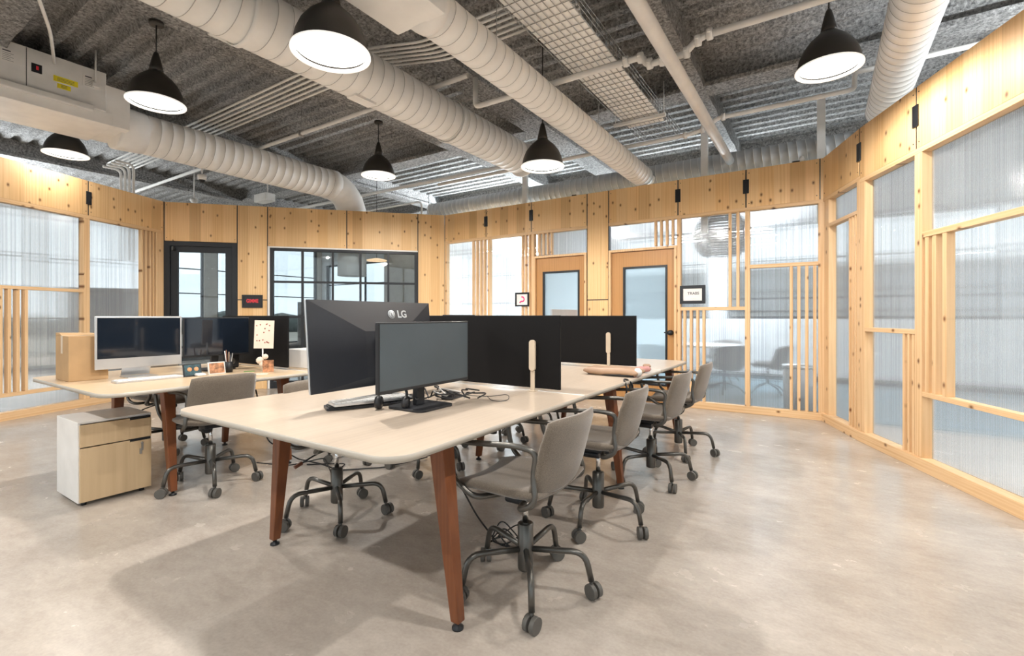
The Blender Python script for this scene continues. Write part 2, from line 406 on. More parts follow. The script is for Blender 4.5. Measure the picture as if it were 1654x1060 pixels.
for i, (x, bw) in enumerate(((-11.6, .3), (-8.15, .3), (-4.94, .3), (-3.45, .36), (-1.23, .15), (1.9, .3))):
    ibeam('trim_%d' % (i + 1), (x, -4, 0), (x, 10.6, 0), bw, 3.95, 4.27)
for i, y in enumerate((-2.4, 1.1, 6.1, 9.2)):
    ibeam('trim_%d' % (i + 7), (-15, y, 0), (7, y, 0), .3, 3.96, 4.27)

# ------------------------------------------------------------------ partition walls
def wall(name, p0, p1):
    return struct(name, (p0[0], p0[1], 0), math.atan2(p1[1] - p0[1], p1[0] - p0[0]))
def mem(par, name, u0, u1, z0, z1, w0, w1, mat, bevel=.003, label=None):
    o = MB().box(u0, u1, w0, w1, z0, z1).build(name, mat, par, bevel)
    if label: o['label'] = label
    return o
HT = 3.14
def header(par, u0, u1, z0=2.65, hinge=True):
    mem(par, 'header_panel', u0 + .008, u1 - .008, z0, HT, 0, .09, M['clt'], .002)
    for u in (u0 + .035, u1 - .035):
        for z in (z0 + .05, HT - .05):
            MB().lathe([(.0001, -.0025), (.005, -.0025), (.006, 0)], 8, (u, 0, z), 0, 'y').build('screw', M['black'], par)
def hinge(par, u, z=2.92):
    MB().box(u - .035, u + .035, -.012, .0, z - .09, z + .09).build('hinge', M['black'], par, .003)
def gap(par, u, z0, z1):
    mem(par, 'shadow_gap', u - .0075, u + .0075, z0, z1, .004, .088, M['black'], 0)
def stud(par, u0, u1, z0=0, z1=2.65, w1=.088): mem(par, 'stud', u0, u1, z0, z1, .0, w1, M['stud'])
def slats(par, us, z0, z1, wd=.034):
    for u in us: mem(par, 'slat', u - wd / 2, u + wd / 2, z0, z1, .004, .064, M['stud'])
def rail(par, u0, u1, z0, z1, w0=0, w1=.07): mem(par, 'rail', u0, u1, z0, z1, w0, w1, M['studh'])
def pane(par, u0, u1, z0, z1): mem(par, 'polycarbonate_panel', u0, u1, z0, z1, .072, .080, M['poly'], 0)
def column(par, u0, u1, split=1.5):
    mem(par, 'column_panel', u0 + .008, u1 - .008, 0, split - .008, 0, .09, M['clt'], .002)
    mem(par, 'column_panel', u0 + .008, u1 - .008, split + .008, HT, 0, .09, M['clt'], .002)
    mem(par, 'shadow_gap', u0 + .008, u1 - .008, split - .008, split + .008, .004, .088, M['black'], 0)

# back wall with the two oak doors
NW = wall('wall_back', (-5.91, 6.79), (.02, 6.79))
for a, b_ in ((0, .954), (.954, 1.88), (1.88, 2.879), (3.231, 4.244), (4.244, 5.097), (5.097, 5.90)): header(NW, a, b_)
for u in (.954, 1.88, 4.244, 5.097): gap(NW, u, 2.65, HT); hinge(NW, u)
for u in (0, 2.879, 3.231, 5.90): gap(NW, u, 2.65 if u > 5 else 1.0, HT)
column(NW, 2.879, 3.231)
mem(NW, 'column_panel', 5.904, 5.95, 2.65, HT, 0, .09, M['clt'], .002)
rail(NW, 0, 1.93, 0, .09, -.01, .088); rail(NW, 4.23, 5.95, 0, .09, -.01, .088)
rail(NW, 0, 2.879, 2.605, 2.65, .0, .088); rail(NW, 3.231, 5.95, 2.605, 2.65, .0, .088)
stud(NW, 0, .05, .09, 2.605); stud(NW, .985, 1.03, .09, 2.605); stud(NW, 1.88, 1.93, .09, 2.605)
slats(NW, (.66, .745, .83, .91), .09, 2.605); slats(NW, (1.70, 1.765, 1.835), .09, 2.605, .028)
pane(NW, .05, 1.88, .09, 2.605)
slats(NW, (2.02, 2.10, 2.18, 2.25), 2.25, 2.605, .03); pane(NW, 1.93, 2.875, 2.25, 2.605)
slats(NW, (3.93, 4.01, 4.09, 4.17), 2.25, 2.605, .03); pane(NW, 3.235, 4.23, 2.25, 2.605)
stud(NW, 4.23, 4.28, .09, 2.605); stud(NW, 5.085, 5.14, .09, 2.605); stud(NW, 5.88, 5.95, .09, 2.605)
pane(NW, 4.28, 5.88, .09, 2.605)
rail(NW, 4.28, 5.085, 1.33, 1.375); slats(NW, (4.905, 5.0), 1.375, 2.605)
slats(NW, (4.33, 4.415, 4.50, 4.58), .09, 1.33)
rail(NW, 5.14, 5.88, 1.865, 1.91); slats(NW, (5.60, 5.68, 5.763, 5.845), .09, 1.865)

def oak_door(name, u0, u1, gx0, gx1, handle, ztop=2.235):
    d = struct(name, (-5.91, 6.79, 0), 0); X = M['oak']
    m = MB()
    m.box(u0, u0 + .035, -.02, .09, 0, ztop); m.box(u1 - .035, u1, -.02, .09, 0, ztop); m.box(u0 + .035, u1 - .035, -.02, .09, ztop - .035, ztop)
    m.build('door_frame', M['stud'], d, .003)
    a, b_ = u0 + .04, u1 - .04; t = ztop - .04; g = 1.975; gb = .26
    m = MB(); m.box(a, gx0, .02, .065, .01, t); m.box(gx1, b_, .02, .065, .01, t); m.box(gx0, gx1, .02, .065, g, t); m.box(gx0, gx1, .02, .065, .01, gb)
    m.build('door_leaf', X, d, .002)
    e = .028; m = MB(); m.box(gx0, gx0 + e, .012, .072, gb, g); m.box(gx1 - e, gx1, .012, .072, gb, g); m.box(gx0 + e, gx1 - e, .012, .072, g - e, g); m.box(gx0 + e, gx1 - e, .012, .072, gb, gb + e)
    m.build('glazing_bead', M['black'], d)
    MB().box(gx0 + e, gx1 - e, .038, .046, gb + e, g - e).build('glass_pane', M['frost'], d)
    if handle:
        hx = gx1 + .05; h = MB()
        h.lathe([(.0001, .02), (.036, .02), (.036, .012), (.014, .01), (.014, -.02), (.03, -.028), (.036, -.045), (.03, -.062), (.0001, -.066)], 20, (hx, 0, 1.02), 0, 'y')
        h.box(hx - .09, hx - .02, -.005, .005, 1.012, 1.028); h.build('door_handle', M['black'], d)
    return d
oak_door('door_1', 1.93, 2.875, 2.09, 2.745, False); oak_door('door_2', 3.235, 4.23, 3.45, 4.095, True)

# angled wall with black door and steel window
AWP = ((-9.09, 3.46), (-5.91, 6.79)); AWA = math.atan2(3.33, 3.18)
AW = wall('wall_back_left', *AWP)
column(AW, -.135, 0, 1.53); header(AW, 0, 1.09, 2.5); column(AW, 1.09, 1.563, 1.53)
header(AW, 1.563, 2.861, 2.46); header(AW, 2.861, 4.11, 2.46); column(AW, 4.11, 4.605, 1.25)
for u in (0, 1.09, 1.563, 4.11): gap(AW, u, 0 if u < 4.2 else 1, HT)
gap(AW, 2.861, 2.46, HT)
mem(AW, 'white_trim', 1.565, 1.60, 0, 2.46, -.006, .09, M['white']); mem(AW, 'white_trim', 1.60, 4.108, 2.435, 2.46, -.006, .09, M['white'])
d3 = struct('door_3', (-9.09, 3.46, 0), AWA); m = MB()
m.box(.005, .08, .0, .09, 0, 2.495); m.box(1.01, 1.085, .0, .09, 0, 2.495); m.box(.08, 1.01, .0, .09, 2.42, 2.495); m.build('door_frame', M['black'], d3, .003)
m = MB(); m.box(.085, .19, .03, .075, .01, 2.415); m.box(.90, 1.005, .03, .075, .01, 2.415); m.box(.19, .90, .03, .075, 2.32, 2.415); m.box(.19, .90, .03, .075, .01, .26); m.build('door_leaf', M['black'], d3, .002)
MB().box(.19, .90, .05, .056, .26, 2.32).build('glass_pane', M['tint'], d3)
m = MB(); m.box(.13, .15, -.05, .03, 2.34, 2.40); m.build('door_closer', M['gun'], d3)
m = MB(); m.tube([(.93, .03, .95), (.93, -.05, .95), (.93, -.05, 1.25), (.93, .03, 1.25)], .011, 8, .02); m.build('door_handle', M['black'], d3)
w1 = struct('window_1', (-9.09, 3.46, 0), AWA); m = MB(); t = .035
m.box(1.60, 1.655, .0, .08, 0, 2.435); m.box(4.05, 4.105, .0, .08, 0, 2.435); m.box(1.655, 4.05, .0, .08, 2.39, 2.435); m.box(1.655, 4.05, .0, .08, 0, .12)
m.build('window_frame', M['black'], w1, .002)
for u in (2.119, 2.621, 3.093, 3.579): MB().box(u - t / 2, u + t / 2, .012, .07, .12, 2.39).build('mullion', M['black'], w1)
for z in (1.85, 1.24, .62): MB().box(1.655, 4.05, .010, .068, z - .018, z + .018).build('transom', M['black'], w1)
MB().box(1.655, 4.05, .036, .044, .12, 2.39).build('glass_pane', M['tint'], w1)

# left wall of polycarbonate
LW = wall('wall_left', (-8.15, 1.42), (-9.09, 3.46))
for a, b_ in ((-.9, 1.03), (1.03, 2.24), (-2.8, -.9), (-4.7, -2.8)): header(LW, a, b_, 2.66)
for u in (1.03, -.9, -2.8): gap(LW, u, 2.66, HT); hinge(LW, u, 2.90)
rail(LW, -4.7, 2.24, 0, .1, -.02, .088); rail(LW, -4.7, 2.24, 2.61, 2.66, .0, .088)
stud(LW, .965, 1.05, .1, 2.61); stud(LW, 2.10, 2.24, .1, 2.61)
slats(LW, (1.86, 1.93, 2.0, 2.06), .1, 2.61, .026); pane(LW, 1.05, 2.10, .1, 2.61)
for s in (0, -1.9, -3.8):
    stud(LW, -.94 + s + .0, -.855 + s, .1, 2.61)
    if s > -3: rail(LW, -.855 + s, .965 + s, 1.58, 1.62); rail(LW, -.855 + s, .965 + s, .28, .325); slats(LW, [u + s for u in (-.07, .02, .105, .195, .283)], .325, 1.58); pane(LW, -.855 + s, .965 + s, .1, 2.61)

# right walls of polycarbonate
R0 = wall('wall_right_corner', (.02, 6.79), (.33, 5.90))
header(R0, .0, .91, 2.66); gap(R0, .0, 2.66, HT); rail(R0, 0, .93, 0, .1, -.02, .088); rail(R0, 0, .93, 2.615, 2.66, .0, .088)
stud(R0, .03, .16, .1, 2.615); stud(R0, .86, .935, .1, 2.615); rail(R0, .16, .86, 2.29, 2.33); slats(R0, (.68, .745, .81), .1, 2.29, .026); pane(R0, .16, .86, .1, 2.615)
R1 = wall('wall_right', (.33, 5.90), (1.05, 4.16))
for k in range(5):
    a = -.02 + k * .96 if k else -.02
for a, b_ in ((-.02, .855), (.855, 1.93), (1.93, 3.0), (3.0, 4.07), (4.07, 5.14)): header(R1, a, b_, 2.63)
for u in (-.02, .855, 1.93, 3.0, 4.07): gap(R1, u, 2.63, HT); hinge(R1, u, 2.90)
rail(R1, -.02, 5.2, 0, .1, -.02, .088); rail(R1, -.02, 5.2, 2.585, 2.63, .0, .088)
stud(R1, -.02, .075, .1, 2.585)
for s in (0, 2.14, 4.28):
    if s: stud(R1, -.205 + s, -.12 + s + .0, .1, 2.585)
for s in (0, 2.05):
    a0 = .075 + s - (.0 if not s else .08)
    rail(R1, a0, .835 + s, 1.10, 1.14); slats(R1, [u + s for u in (.68, .745, .805)], .1, 1.10, .03); pane(R1, a0, .835 + s, .1, 2.585)
    stud(R1, .835 + s, .925 + s, .1, 2.585)
    rail(R1, .925 + s, 1.90 + s, 1.885, 1.93); rail(R1, .925 + s, 1.90 + s, .60, .64)
    slats(R1, [u + s for u in (.975, 1.06, 1.175)], .64, 1.885, .045); pane(R1, .925 + s, 1.90 + s, .1, 2.585)
    stud(R1, 1.90 + s, 1.97 + s, .1, 2.585)

# ------------------------------------------------------------------ outer shell of the building
WN = [2]
def outer_wall(name, p0, p1, sill, top, bays, hz, mat, z1=4.3):
    L = math.hypot(p1[0] - p0[0], p1[1] - p0[1]); ang = math.atan2(p1[1] - p0[1], p1[0] - p0[0])
    wl = struct(name, (p0[0], p0[1], 0), ang); m = MB(); pw = .35
    m.box(0, L, 0, .25, 0, sill); m.box(0, L, 0, .25, top, z1); st = L / bays
    for i in range(bays + 1):
        m.box(max(0, i * st - pw / 2), min(L, i * st + pw / 2), 0, .25, sill, top)
    m.build('wall_surface', mat, wl); MB().box(0, L, -.02, 0, 0, .12).build('baseboard', M['gum'], wl)
    for i in range(bays):
        a, b_ = i * st + pw / 2, (i + 1) * st - pw / 2
        wi = struct('window_%d' % WN[0], (p0[0], p0[1], 0), ang); WN[0] += 1
        f = MB(); f.box(a, a + .05, .06, .14, sill, top); f.box(b_ - .05, b_, .06, .14, sill, top); f.box(a + .05, b_ - .05, .06, .14, top - .05, top); f.box(a + .05, b_ - .05, .06, .14, sill, sill + .05)
        n = max(1, round((b_ - a) / 2.0))
        for k in range(1, n): u = a + (b_ - a) * k / n; f.box(u - .02, u + .02, .07, .13, sill + .05, top - .05)
        for z in hz: f.box(a + .05, b_ - .05, .07, .125, z - .015, z + .015)
        f.build('window_frame', M['black'], wi); MB().box(a + .05, b_ - .05, .09, .1, sill + .05, top - .05).build('glass_pane', M['glass'], wi)
outer_wall('wall_outer_back', (-15, 10.6), (7, 10.6), 1.2, 3.05, 5, (1.6, 2.35), M['plaster'])
outer_wall('wall_outer_right', (7, 10.6), (7, -4.2), .6, 3.6, 4, (1.35, 1.9, 2.5), M['plaster'])
outer_wall('wall_outer_left', (-15, -4.2), (-15, 10.6), .35, 3.7, 4, (1.2, 1.9, 2.6), M['beige'])
outer_wall('wall_outer_front', (7, -4.2), (-15, -4.2), .4, 3.7, 5, (1.9,), M['plaster'])

# rooms beyond the partitions
m = MB().box(-6.6, 3.0, 6.92, 10.58, .0, .012); o = m.build('floor_meeting_room', M['carpet']); o['kind'] = 'structure'
def inner(name, a, b_, mat, z1=3.0, th=.1):
    L = math.hypot(b_[0] - a[0], b_[1] - a[1]); w_ = wall(name, a, b_); MB().box(0, L, 0, th, 0.012, z1).build('wall_surface', mat, w_); MB().box(0, L, -.015, 0, 0.012, .1).build('baseboard', M['gum'], w_)
inner('wall_meeting_left', (-3.9, 6.95), (-3.9, 10.55), M['plaster'])
inner('wall_lounge_right', (-6.0, 7.0), (-8.6, 9.9), M['beige'])
inner('wall_lounge_back', (-9.9, 8.9), (-8.9, 9.9), M['beige'])
nb = thing('neighbour_building', 'grey metal-clad building outside beyond the meeting room windows', 'building', (0, 24, -5))
MB().box(-14, 30, 0, 8, 0, 8.3).build('facade', M['greywall'], nb); m = MB()
for k in range(9): m.box(-14, 30, -.06, 0, .5 + k * .85, .56 + k * .85)
m.build('cladding_joints', M['gum'], nb); MB().box(-14.2, 30.2, -.2, 8.2, 8.3, 8.5).build('roof_edge', M['plaster'], nb)
g = MB().box(-300, 300, -300, 300, -5.2, -5).build('ground', M['ground']); g['kind'] = 'structure'
m = MB(); random.seed(3)
for i in range(150):
    a = 2 * PI * i / 150; r_ = 210 + random.uniform(-12, 12); h_ = random.uniform(4, 9)
    m.lathe([(9, -5), (10, -5 + h_ * .5), (6, -5 + h_ * .85), (.01, -5 + h_)], 8, (r_ * cos(a), r_ * sin(a), 0))
tag(m.build('tree_line', M['trees']), 'low dark line of distant trees seen beyond the outer windows', 'trees', kind='stuff')

# ------------------------------------------------------------------ ducts
def spiral(name, par, X, Z, r, y0, y1, pitch=.13, sm=None, mat=None, axis='y', seg=36):
    # spiral-wound round duct with raised lock seam
    b = MB(); n = int((y1 - y0) / pitch); prof = [(0, 0), (.955, 0), (.96, .0012), (.995, .0012)]; P = len(prof)
    tot = n * seg; vs = []
    for q in range(tot + 1):
        th = 2 * PI * q / seg; base = y0 + pitch * q / seg
        for (t, dr) in prof:
            y = min(max(base + (t - 1) * pitch, y0 - 0), y1)
            rr = r + dr; p = (rr * cos(th), y, rr * sin(th)); vs.append(p if axis == 'y' else (p[1], p[0], p[2]))
    for q in range(tot):
        for k in range(P - 1):
            a = q * P + k; b.f.append((a, a + 1, a + P + 1, a + P)); b.m.append(1 if k >= 1 else 0); b.sm.append(True)
        if q + seg <= tot:
            a = q * P + P - 1; c = (q + seg) * P; 
            if q + seg + 1 <= tot: b.f.append((a, c, c + P, a + P)); b.m.append(1); b.sm.append(True)
    off = (X, 0, Z) if axis == 'y' else (0, X, Z)
    b.v = [(v[0] + off[0], v[1] + off[1], v[2] + off[2]) for v in vs]
    return b.build(name, [mat or M['ductw'], sm or M['seam']], par)
def endring(par, c, r, axis, mat):
    MB().lathe([(r * .6, 0), (r + .01, 0), (r + .012, .03), (r + .002, .05), (r * .6, .05)], 36, c, 0, axis).build('end_collar', mat, par)
def strap(par, x, y, z, r, mat):
    MB().lathe([(r + .005, -.02), (r + .012, -.02), (r + .012, .02), (r + .005, .02), (r + .005, -.02)], 36, (x, y, z), 0, 'y').build('hanger_band', mat, par)
d1 = thing('air_duct', 'largest white spiral duct, running away to the left of the centre above the main desk', 'duct', (-3.67, 0, 3.54), group=None)
spiral('duct_pipe', d1, 0, 0, .23, -3.4, 5.95); endring(d1, (0, 5.92, 0), .23, 'y', M['ductw'])
for y in (-.5, 1.9, 4.3): strap(d1, 0, y, 0, .235, M['ductw']); [MB().cyl((q, y, .14), (q, y, .72), .005, 6).build('hanger_rod', M['wire'], d1) for q in (-.2, .2)]
MB().box(-.06, .06, 2.9, 3.15, -.245, -.2).build('duct_damper_plate', M['ductw'], d1)
d2 = thing('air_duct', 'white spiral duct between the largest duct and the wire cable tray', 'duct', (-2.2, 0, 3.3))
spiral('duct_pipe', d2, 0, 0, .15, 2.35, 7.05, .12)
MB().box(-.20, .22, 1.55, 2.28, -.15, .25).build('plenum_box', M['ductw'], d2, .004)
MB().lathe([(.13, 2.26), (.165, 2.27), (.165, 2.35), (.158, 2.40), (.13, 2.40)], 36, (0, 0, 0), 0, 'y').build('duct_collar', M['ductw'], d2)
for y in (3.0, 5.0): [MB().cyl((q, y, .1), (q, y, .95), .004, 6).build('hanger_rod', M['wire'], d2) for q in (-.11, .11)]
d4 = thing('air_duct', 'white spiral duct at right passing over the polycarbonate wall', 'duct', (.6, 0, 3.57))
spiral('duct_pipe', d4, 0, 0, .18, -3.5, 6.9, .12)
for y in (1.0, 4.4): [MB().cyl((q, y, .1), (q, y, .68), .004, 6).build('hanger_rod', M['wire'], d4) for q in (-.15, .15)]
d5 = thing('air_duct', 'grey ribbed duct running across behind the top of the back wall', 'duct', (0, 7.2, 3.36))
spiral('duct_pipe', d5, 0, 0, .16, -6.6, 1.7, .10, mat=M['ductg'], sm=M['ductw'], axis='x')
d3 = thing('air_duct', 'white spiral duct at left leaving the air handler and turning down behind the wall', 'duct', (-7.35, 0, 3.60))
spiral('duct_pipe', d3, 0, 0, .25, 2.55, 5.42, .13)
eb = MB(); vs = []; NS = 14; sg = 32
for i in range(NS + 1):
    a = PI / 2 * i / NS; cy = 5.33 + .5 * sin(a); cz = -.5 + .5 * cos(a); rr = .256 + (.006 if i % 3 == 0 else 0)
    for k in range(sg):
        t = 2 * PI * k / sg; vs.append((rr * cos(t), cy + rr * sin(t) * sin(a), cz + rr * sin(t) * cos(a)))
eb.add(vs, [(i * sg + k, i * sg + (k + 1) % sg, (i + 1) * sg + (k + 1) % sg, (i + 1) * sg + k) for i in range(NS) for k in range(sg)], 0, True)
MB().lathe([(.20, 5.28), (.262, 5.28), (.262, 5.44), (.20, 5.44)], 36, (0, 0, 0), 0, 'y').build('duct_collar', M['ductw'], d3); eb.build('duct_elbow', M['ductw'], d3); MB().cyl((0, 5.83, -.5), (0, 5.83, -1.6), .256, 32).build('duct_drop', M['ductw'], d3)
# air handler
hv = thing('air_handling_unit', 'white boxy air handler with warning stickers hanging at upper left', 'air handler', (-7.35, 0, 3.46))
MB().box(-.42, .46, -2.2, 2.05, .14, .58).build('casing', M['white'], hv, .008)
MB().box(-.40, .44, -2.2, 2.12, .0, .14).build('lower_casing', M['ductw'], hv, .006)
m = MB(); m.box(.44, .50, -2.2, 1.93, .10, .165); m.build('drip_rail', M['white'], hv, .01)
MB().box(-.38, .38, 2.05, 2.3, .02, .48).build('outlet_collar', M['ductw'], hv, .006)
MB().lathe([(.25, 0), (.27, .0), (.27, .05), (.252, .3), (.2, .3)], 32, (0, 2.26, .14), 0, 'y').build('round_collar', M['ductw'], hv)
m = MB(); m.box(-.395, .435, .72, .727, -.003, .0); m.build('panel_seam', M['gum'], hv)
m = MB(); m.box(.46, .462, 1.39, 1.396, .17, .57); m.build('panel_seam', M['gum'], hv)
MB().box(.46, .466, 1.43, 1.51, .34, .43).build('control_switch', M['black'], hv); MB().box(.466, .468, 1.465, 1.485, .37, .41).build('switch_lamp', M['red'], hv)
for y0, y1, z0, z1 in ((1.60, 1.80, .315, .345), (1.63, 1.74, .25, .27)):
    s_ = MB().box(.46, .463, y0, y1, z0, z1 + .03).build('warning_sticker', M['yellow'], hv)
    k = MB()
    for q in range(3): k.box(.463, .4638, y0 + .03, y1 - .03, z0 + .012 + q * .014, z0 + .016 + q * .014)
    k.build('sticker_print', M['ink'], s_)
for y0, y1 in ((1.20, 1.36), (1.84, 2.0)):
    s_ = MB().box(.46, .462, y0, y1, .36, .49).build('data_label', M['paper'], hv); k = MB()
    for q in range(5): k.box(.462, .4626, y0 + .02, y1 - .06 - .02 * (q % 2), .375 + q * .018, .378 + q * .018)
    k.box(.462, .4628, y0 + .02, y0 + .08, .466, .478); k.build('label_print', M['ink'], s_)
MB().box(.46, .463, 1.05, 1.15, .22, .36).build('blue_label', M['blue'], hv)
for y in (-.6, 1.95):
    MB().cyl((.47, y, .4), (.47, y, .8), .009, 8).box(.45, .50, y - .03, y + .03, .38, .42).build('hanger_rod', M['pipe'], hv)
    MB().cyl((-.42, y, .4), (-.42, y, .8), .009, 8).build('hanger_rod', M['pipe'], hv)

# ------------------------------------------------------------------ pipes, conduits, trays
def pipe(name, label, pts, r, fil=.06, cat='pipe', mat='pipe', group=None, clamps=()):
    o = MB().tube(pts, r, 14, fil).build(name, M[mat]); tag(o, label, cat, group)
    for i, c in enumerate(clamps):
        k = MB(); k.box(c[0] - .015, c[0] + .015, c[1] - r - .012, c[1] + r + .012, c[2] - r - .012, c[2] + r + .012); k.cyl((c[0], c[1], c[2] + r), (c[0], c[1], c[2] + .35), .004, 6)
        k.build('pipe_clamp', M['wire'], o)
    return o
pipe('main_pipe', 'thick white pipe crossing above the desk to the right of the wire tray', [(-1.03, -3, 3.34), (-1.03, 6.97, 3.34)], .055)
sp = thing('sprinkler_pipe', 'white sprinkler pipe with coupled offset fittings running crosswise under the wire tray', 'pipe')
MB().tube([(-3.15, 4.12, 3.84), (-3.15, 4.12, 3.525), (-1.48, 4.12, 3.525)], .028, 12, .06).build('pipe_run', M['pipe'], sp)
MB().tube([(-1.48, 4.12, 3.525), (-1.32, 4.12, 3.525), (-1.27, 4.12, 3.44), (-1.05, 4.12, 3.44), (-.96, 4.12, 3.44), (-.86, 4.12, 3.525), (-.78, 4.12, 3.545)], .027, 12, .03).build('offset_pipe', M['pipe'], sp)
MB().tube([(-.78, 4.12, 3.545), (.22, 4.12, 3.545), (.22, 4.12, 3.86), (4.5, 4.12, 3.86)], .028, 12, .06).build('pipe_run', M['pipe'], sp)
for x, z in ((-1.46, 3.525), (-1.33, 3.52), (-1.25, 3.445), (-1.14, 3.44), (-.94, 3.45), (-.85, 3.52), (-.76, 3.545)):
    MB().lathe([(.026, -.022), (.045, -.022), (.048, 0), (.045, .022), (.026, .022)], 14, (x, 4.12, z), 0, 'x').box(x - .012, x + .012, 4.06, 4.18, z - .01, z + .01).build('coupling', M['pipe'], sp)
sp2 = pipe('sprinkler_pipe', 'white sprinkler pipe high at left, behind the largest duct', [(-12, 4.05, 3.85), (-3.2, 4.05, 3.85)], .026, clamps=((-6.2, 4.05, 3.85), (-7.9, 4.05, 3.85)))
s3 = pipe('sprinkler_pipe', 'white sprinkler pipe with a dropped section near the back wall at right', [(-5.6, 6.27, 3.55), (-1.40, 6.27, 3.55), (-1.22, 6.27, 3.58), (-1.06, 6.27, 3.68), (.30, 6.27, 3.68), (.30, 6.27, 3.86), (4.2, 6.27, 3.86)], .026, .05)
for x, z in ((-1.45, 3.55), (-1.24, 3.575), (-1.0, 3.68)): MB().lathe([(.026, -.02), (.042, -.02), (.042, .02), (.026, .02)], 14, (x, 6.27, z), 0, 'x').build('coupling', M['pipe'], s3)
pipe('sprinkler_pipe', 'white pipe passing behind the smallest pendant towards the back', [(-12, 6.45, 3.7), (-4.1, 6.45, 3.7)], .03)
for i in range(6):
    y = 3.12 + i * .075
    pipe('conduit', 'thin white electrical conduit in the flat bundle running crosswise above the ducts', [(-10.4, y, 3.915), (-3.95, y, 3.915), (-3.25, y + .28, 3.915), (-1.75, y + .28, 3.915)], .013, .12, 'conduit', group='bundle of crosswise conduits')
for i in range(4):
    pipe('conduit', 'white conduit bending down behind the left wall near the end of the bundle', [(-9.7 - i * .18, 3.0, 3.80), (-9.7 - i * .18, 3.25 , 3.80), (-9.7 - i * .18, 3.25, 2.2)], .02, .1, 'conduit', group='conduit drops behind the left wall')
pipe('conduit', 'thin conduit running lengthwise under the ceiling near the pendant at upper left', [(-4.72, -2, 3.93), (-4.72, 2.6, 3.93)], .014, .05, 'conduit')
pipe('conduit', 'slanting conduit branching from the ceiling down to the air handler', [(-5.0, 1.0, 3.93), (-5.9, 1.35, 3.85), (-6.86, 1.6, 3.95)], .014, .2, 'conduit')
pipe('conduit', 'white pipe looping down behind the back wall, left of the grey duct', [(-9.2, 7.0, 3.55), (-6.7, 7.0, 3.55), (-6.7, 7.0, 2.6)], .02, .12, 'conduit')
tl_ = thing('junction_box', 'small white ceiling junction box beside the hanging lamp at upper left', 'box', (-4.72, 2.25, 3.86))
MB().box(-.05, .05, -.09, .09, 0, .05).build('box_body', M['white'], tl_, .004); MB().box(-.02, .02, -.12, .12, .01, .03).build('mounting_strap', M['pipe'], tl_)
# wire basket tray with white liner
ct = thing('cable_tray', 'long wire basket cable tray with a white panel lying in it', 'cable tray', (-1.80, 0, 3.6))
m = MB(); y0, y1 = 1.9, 6.5
yy = y0
while yy <= y1:
    m.tube([(-.23, yy, .14), (-.23, yy, 0), (.23, yy, 0), (.23, yy, .14)], .0035, 5, .01); yy += .1
for x in [-.23 + .0575 * k for k in range(9)]: m.cyl((x, y0, -.004), (x, y1, -.004), .0035, 5)
for z in (.05, .095, .14):
    for x in (-.23, .23): m.cyl((x, y0, z), (x, y1, z), .0035, 5)
m.build('wire_basket', M['wire'], ct)
MB().box(-.215, .215, y0, 5.8, .006, .022).build('liner_panel', M['panelw'], ct)
for y in (2.75, 5.55):
    MB().box(-.32, .30, y - .02, y + .02, -.045, -.012).cyl((-.30, y, -.03), (-.30, y, .36), .005, 6).cyl((.28, y, -.03), (.28, y, .36), .005, 6).build('trapeze_hanger', M['pipe'], ct)
for i, (x, y, lab) in enumerate(((-1.35, 6.96, 'right of the wire tray'), (-4.25, 6.96, 'beside the end of the largest duct'), (.0, 7.0, 'near the right corner'))):
    b = MB().box(x - .045, x + .045, y - .03, y + .03, 2.4, 3.98); tag(b.build('hanger_strut', M['white'], None, .003), 'white vertical hanger strut behind the back wall, ' + lab, 'strut')
# small things on top of walls
def cctv(loc, lab):
    t = thing('security_camera', lab, 'camera', loc)
    MB().lathe([(.0001, -.07), (.03, -.065), (.045, -.045), (.05, -.03)], 20).build('dome_lens', M['blackp'], t)
    MB().lathe([(.045, -.035), (.062, -.03), (.066, .02), (.066, .05), (.02, .06), (.0001, .06)], 20).build('housing', M['white'], t)
    MB().tube([(0, 0, .05), (0, 0, .16), (-.12, 0, .16), (-.12, 0, .5)], .014, 8, .03).build('bracket', M['white'], t)
cctv((-8.45, 3.75, 3.5), 'white dome security camera on a bracket under the ceiling at left')
t = thing('fire_strobe', 'small white ceiling sensor hanging above the angled wall near the black door', 'sensor', (-10.0, 4.3, 3.45))
MB().lathe([(.0001, -.05), (.05, -.04), (.07, 0), (.07, .03), (.0001, .03)], 16).build('sensor_body', M['white'], t); MB().cyl((0, 0, .03), (0, 0, .8), .01, 6).build('stem', M['pipe'], t)
t = thing('access_point', 'white box fixture on a rod behind the angled wall', 'box', (-9.0, 5.1, 3.5))
MB().box(-.2, .2, -.1, .1, -.05, .1).build('box_body', M['white'], t, .01); MB().cyl((.1, 0, .1), (.1, 0, .75), .012, 6).build('stem', M['pipe'], t)
for x, dx in ((-4.0, 0), (-1.0 + 0.0, 0)):
    t = thing('wall_spotlight', 'tiny round sensor on the back wall top, ' + ('left of the smaller oak door' if x < -3 else 'at right'), 'sensor', (x + .8, 6.83, HT))
    MB().box(-.1, -.02, -.02, .02, 0, .02).build('bracket', M['black'], t); MB().lathe([(.0001, .0), (.02, .0), (.035, .03), (.02, .07), (.0001, .075)], 14).build('sensor_body', M['white'], t)

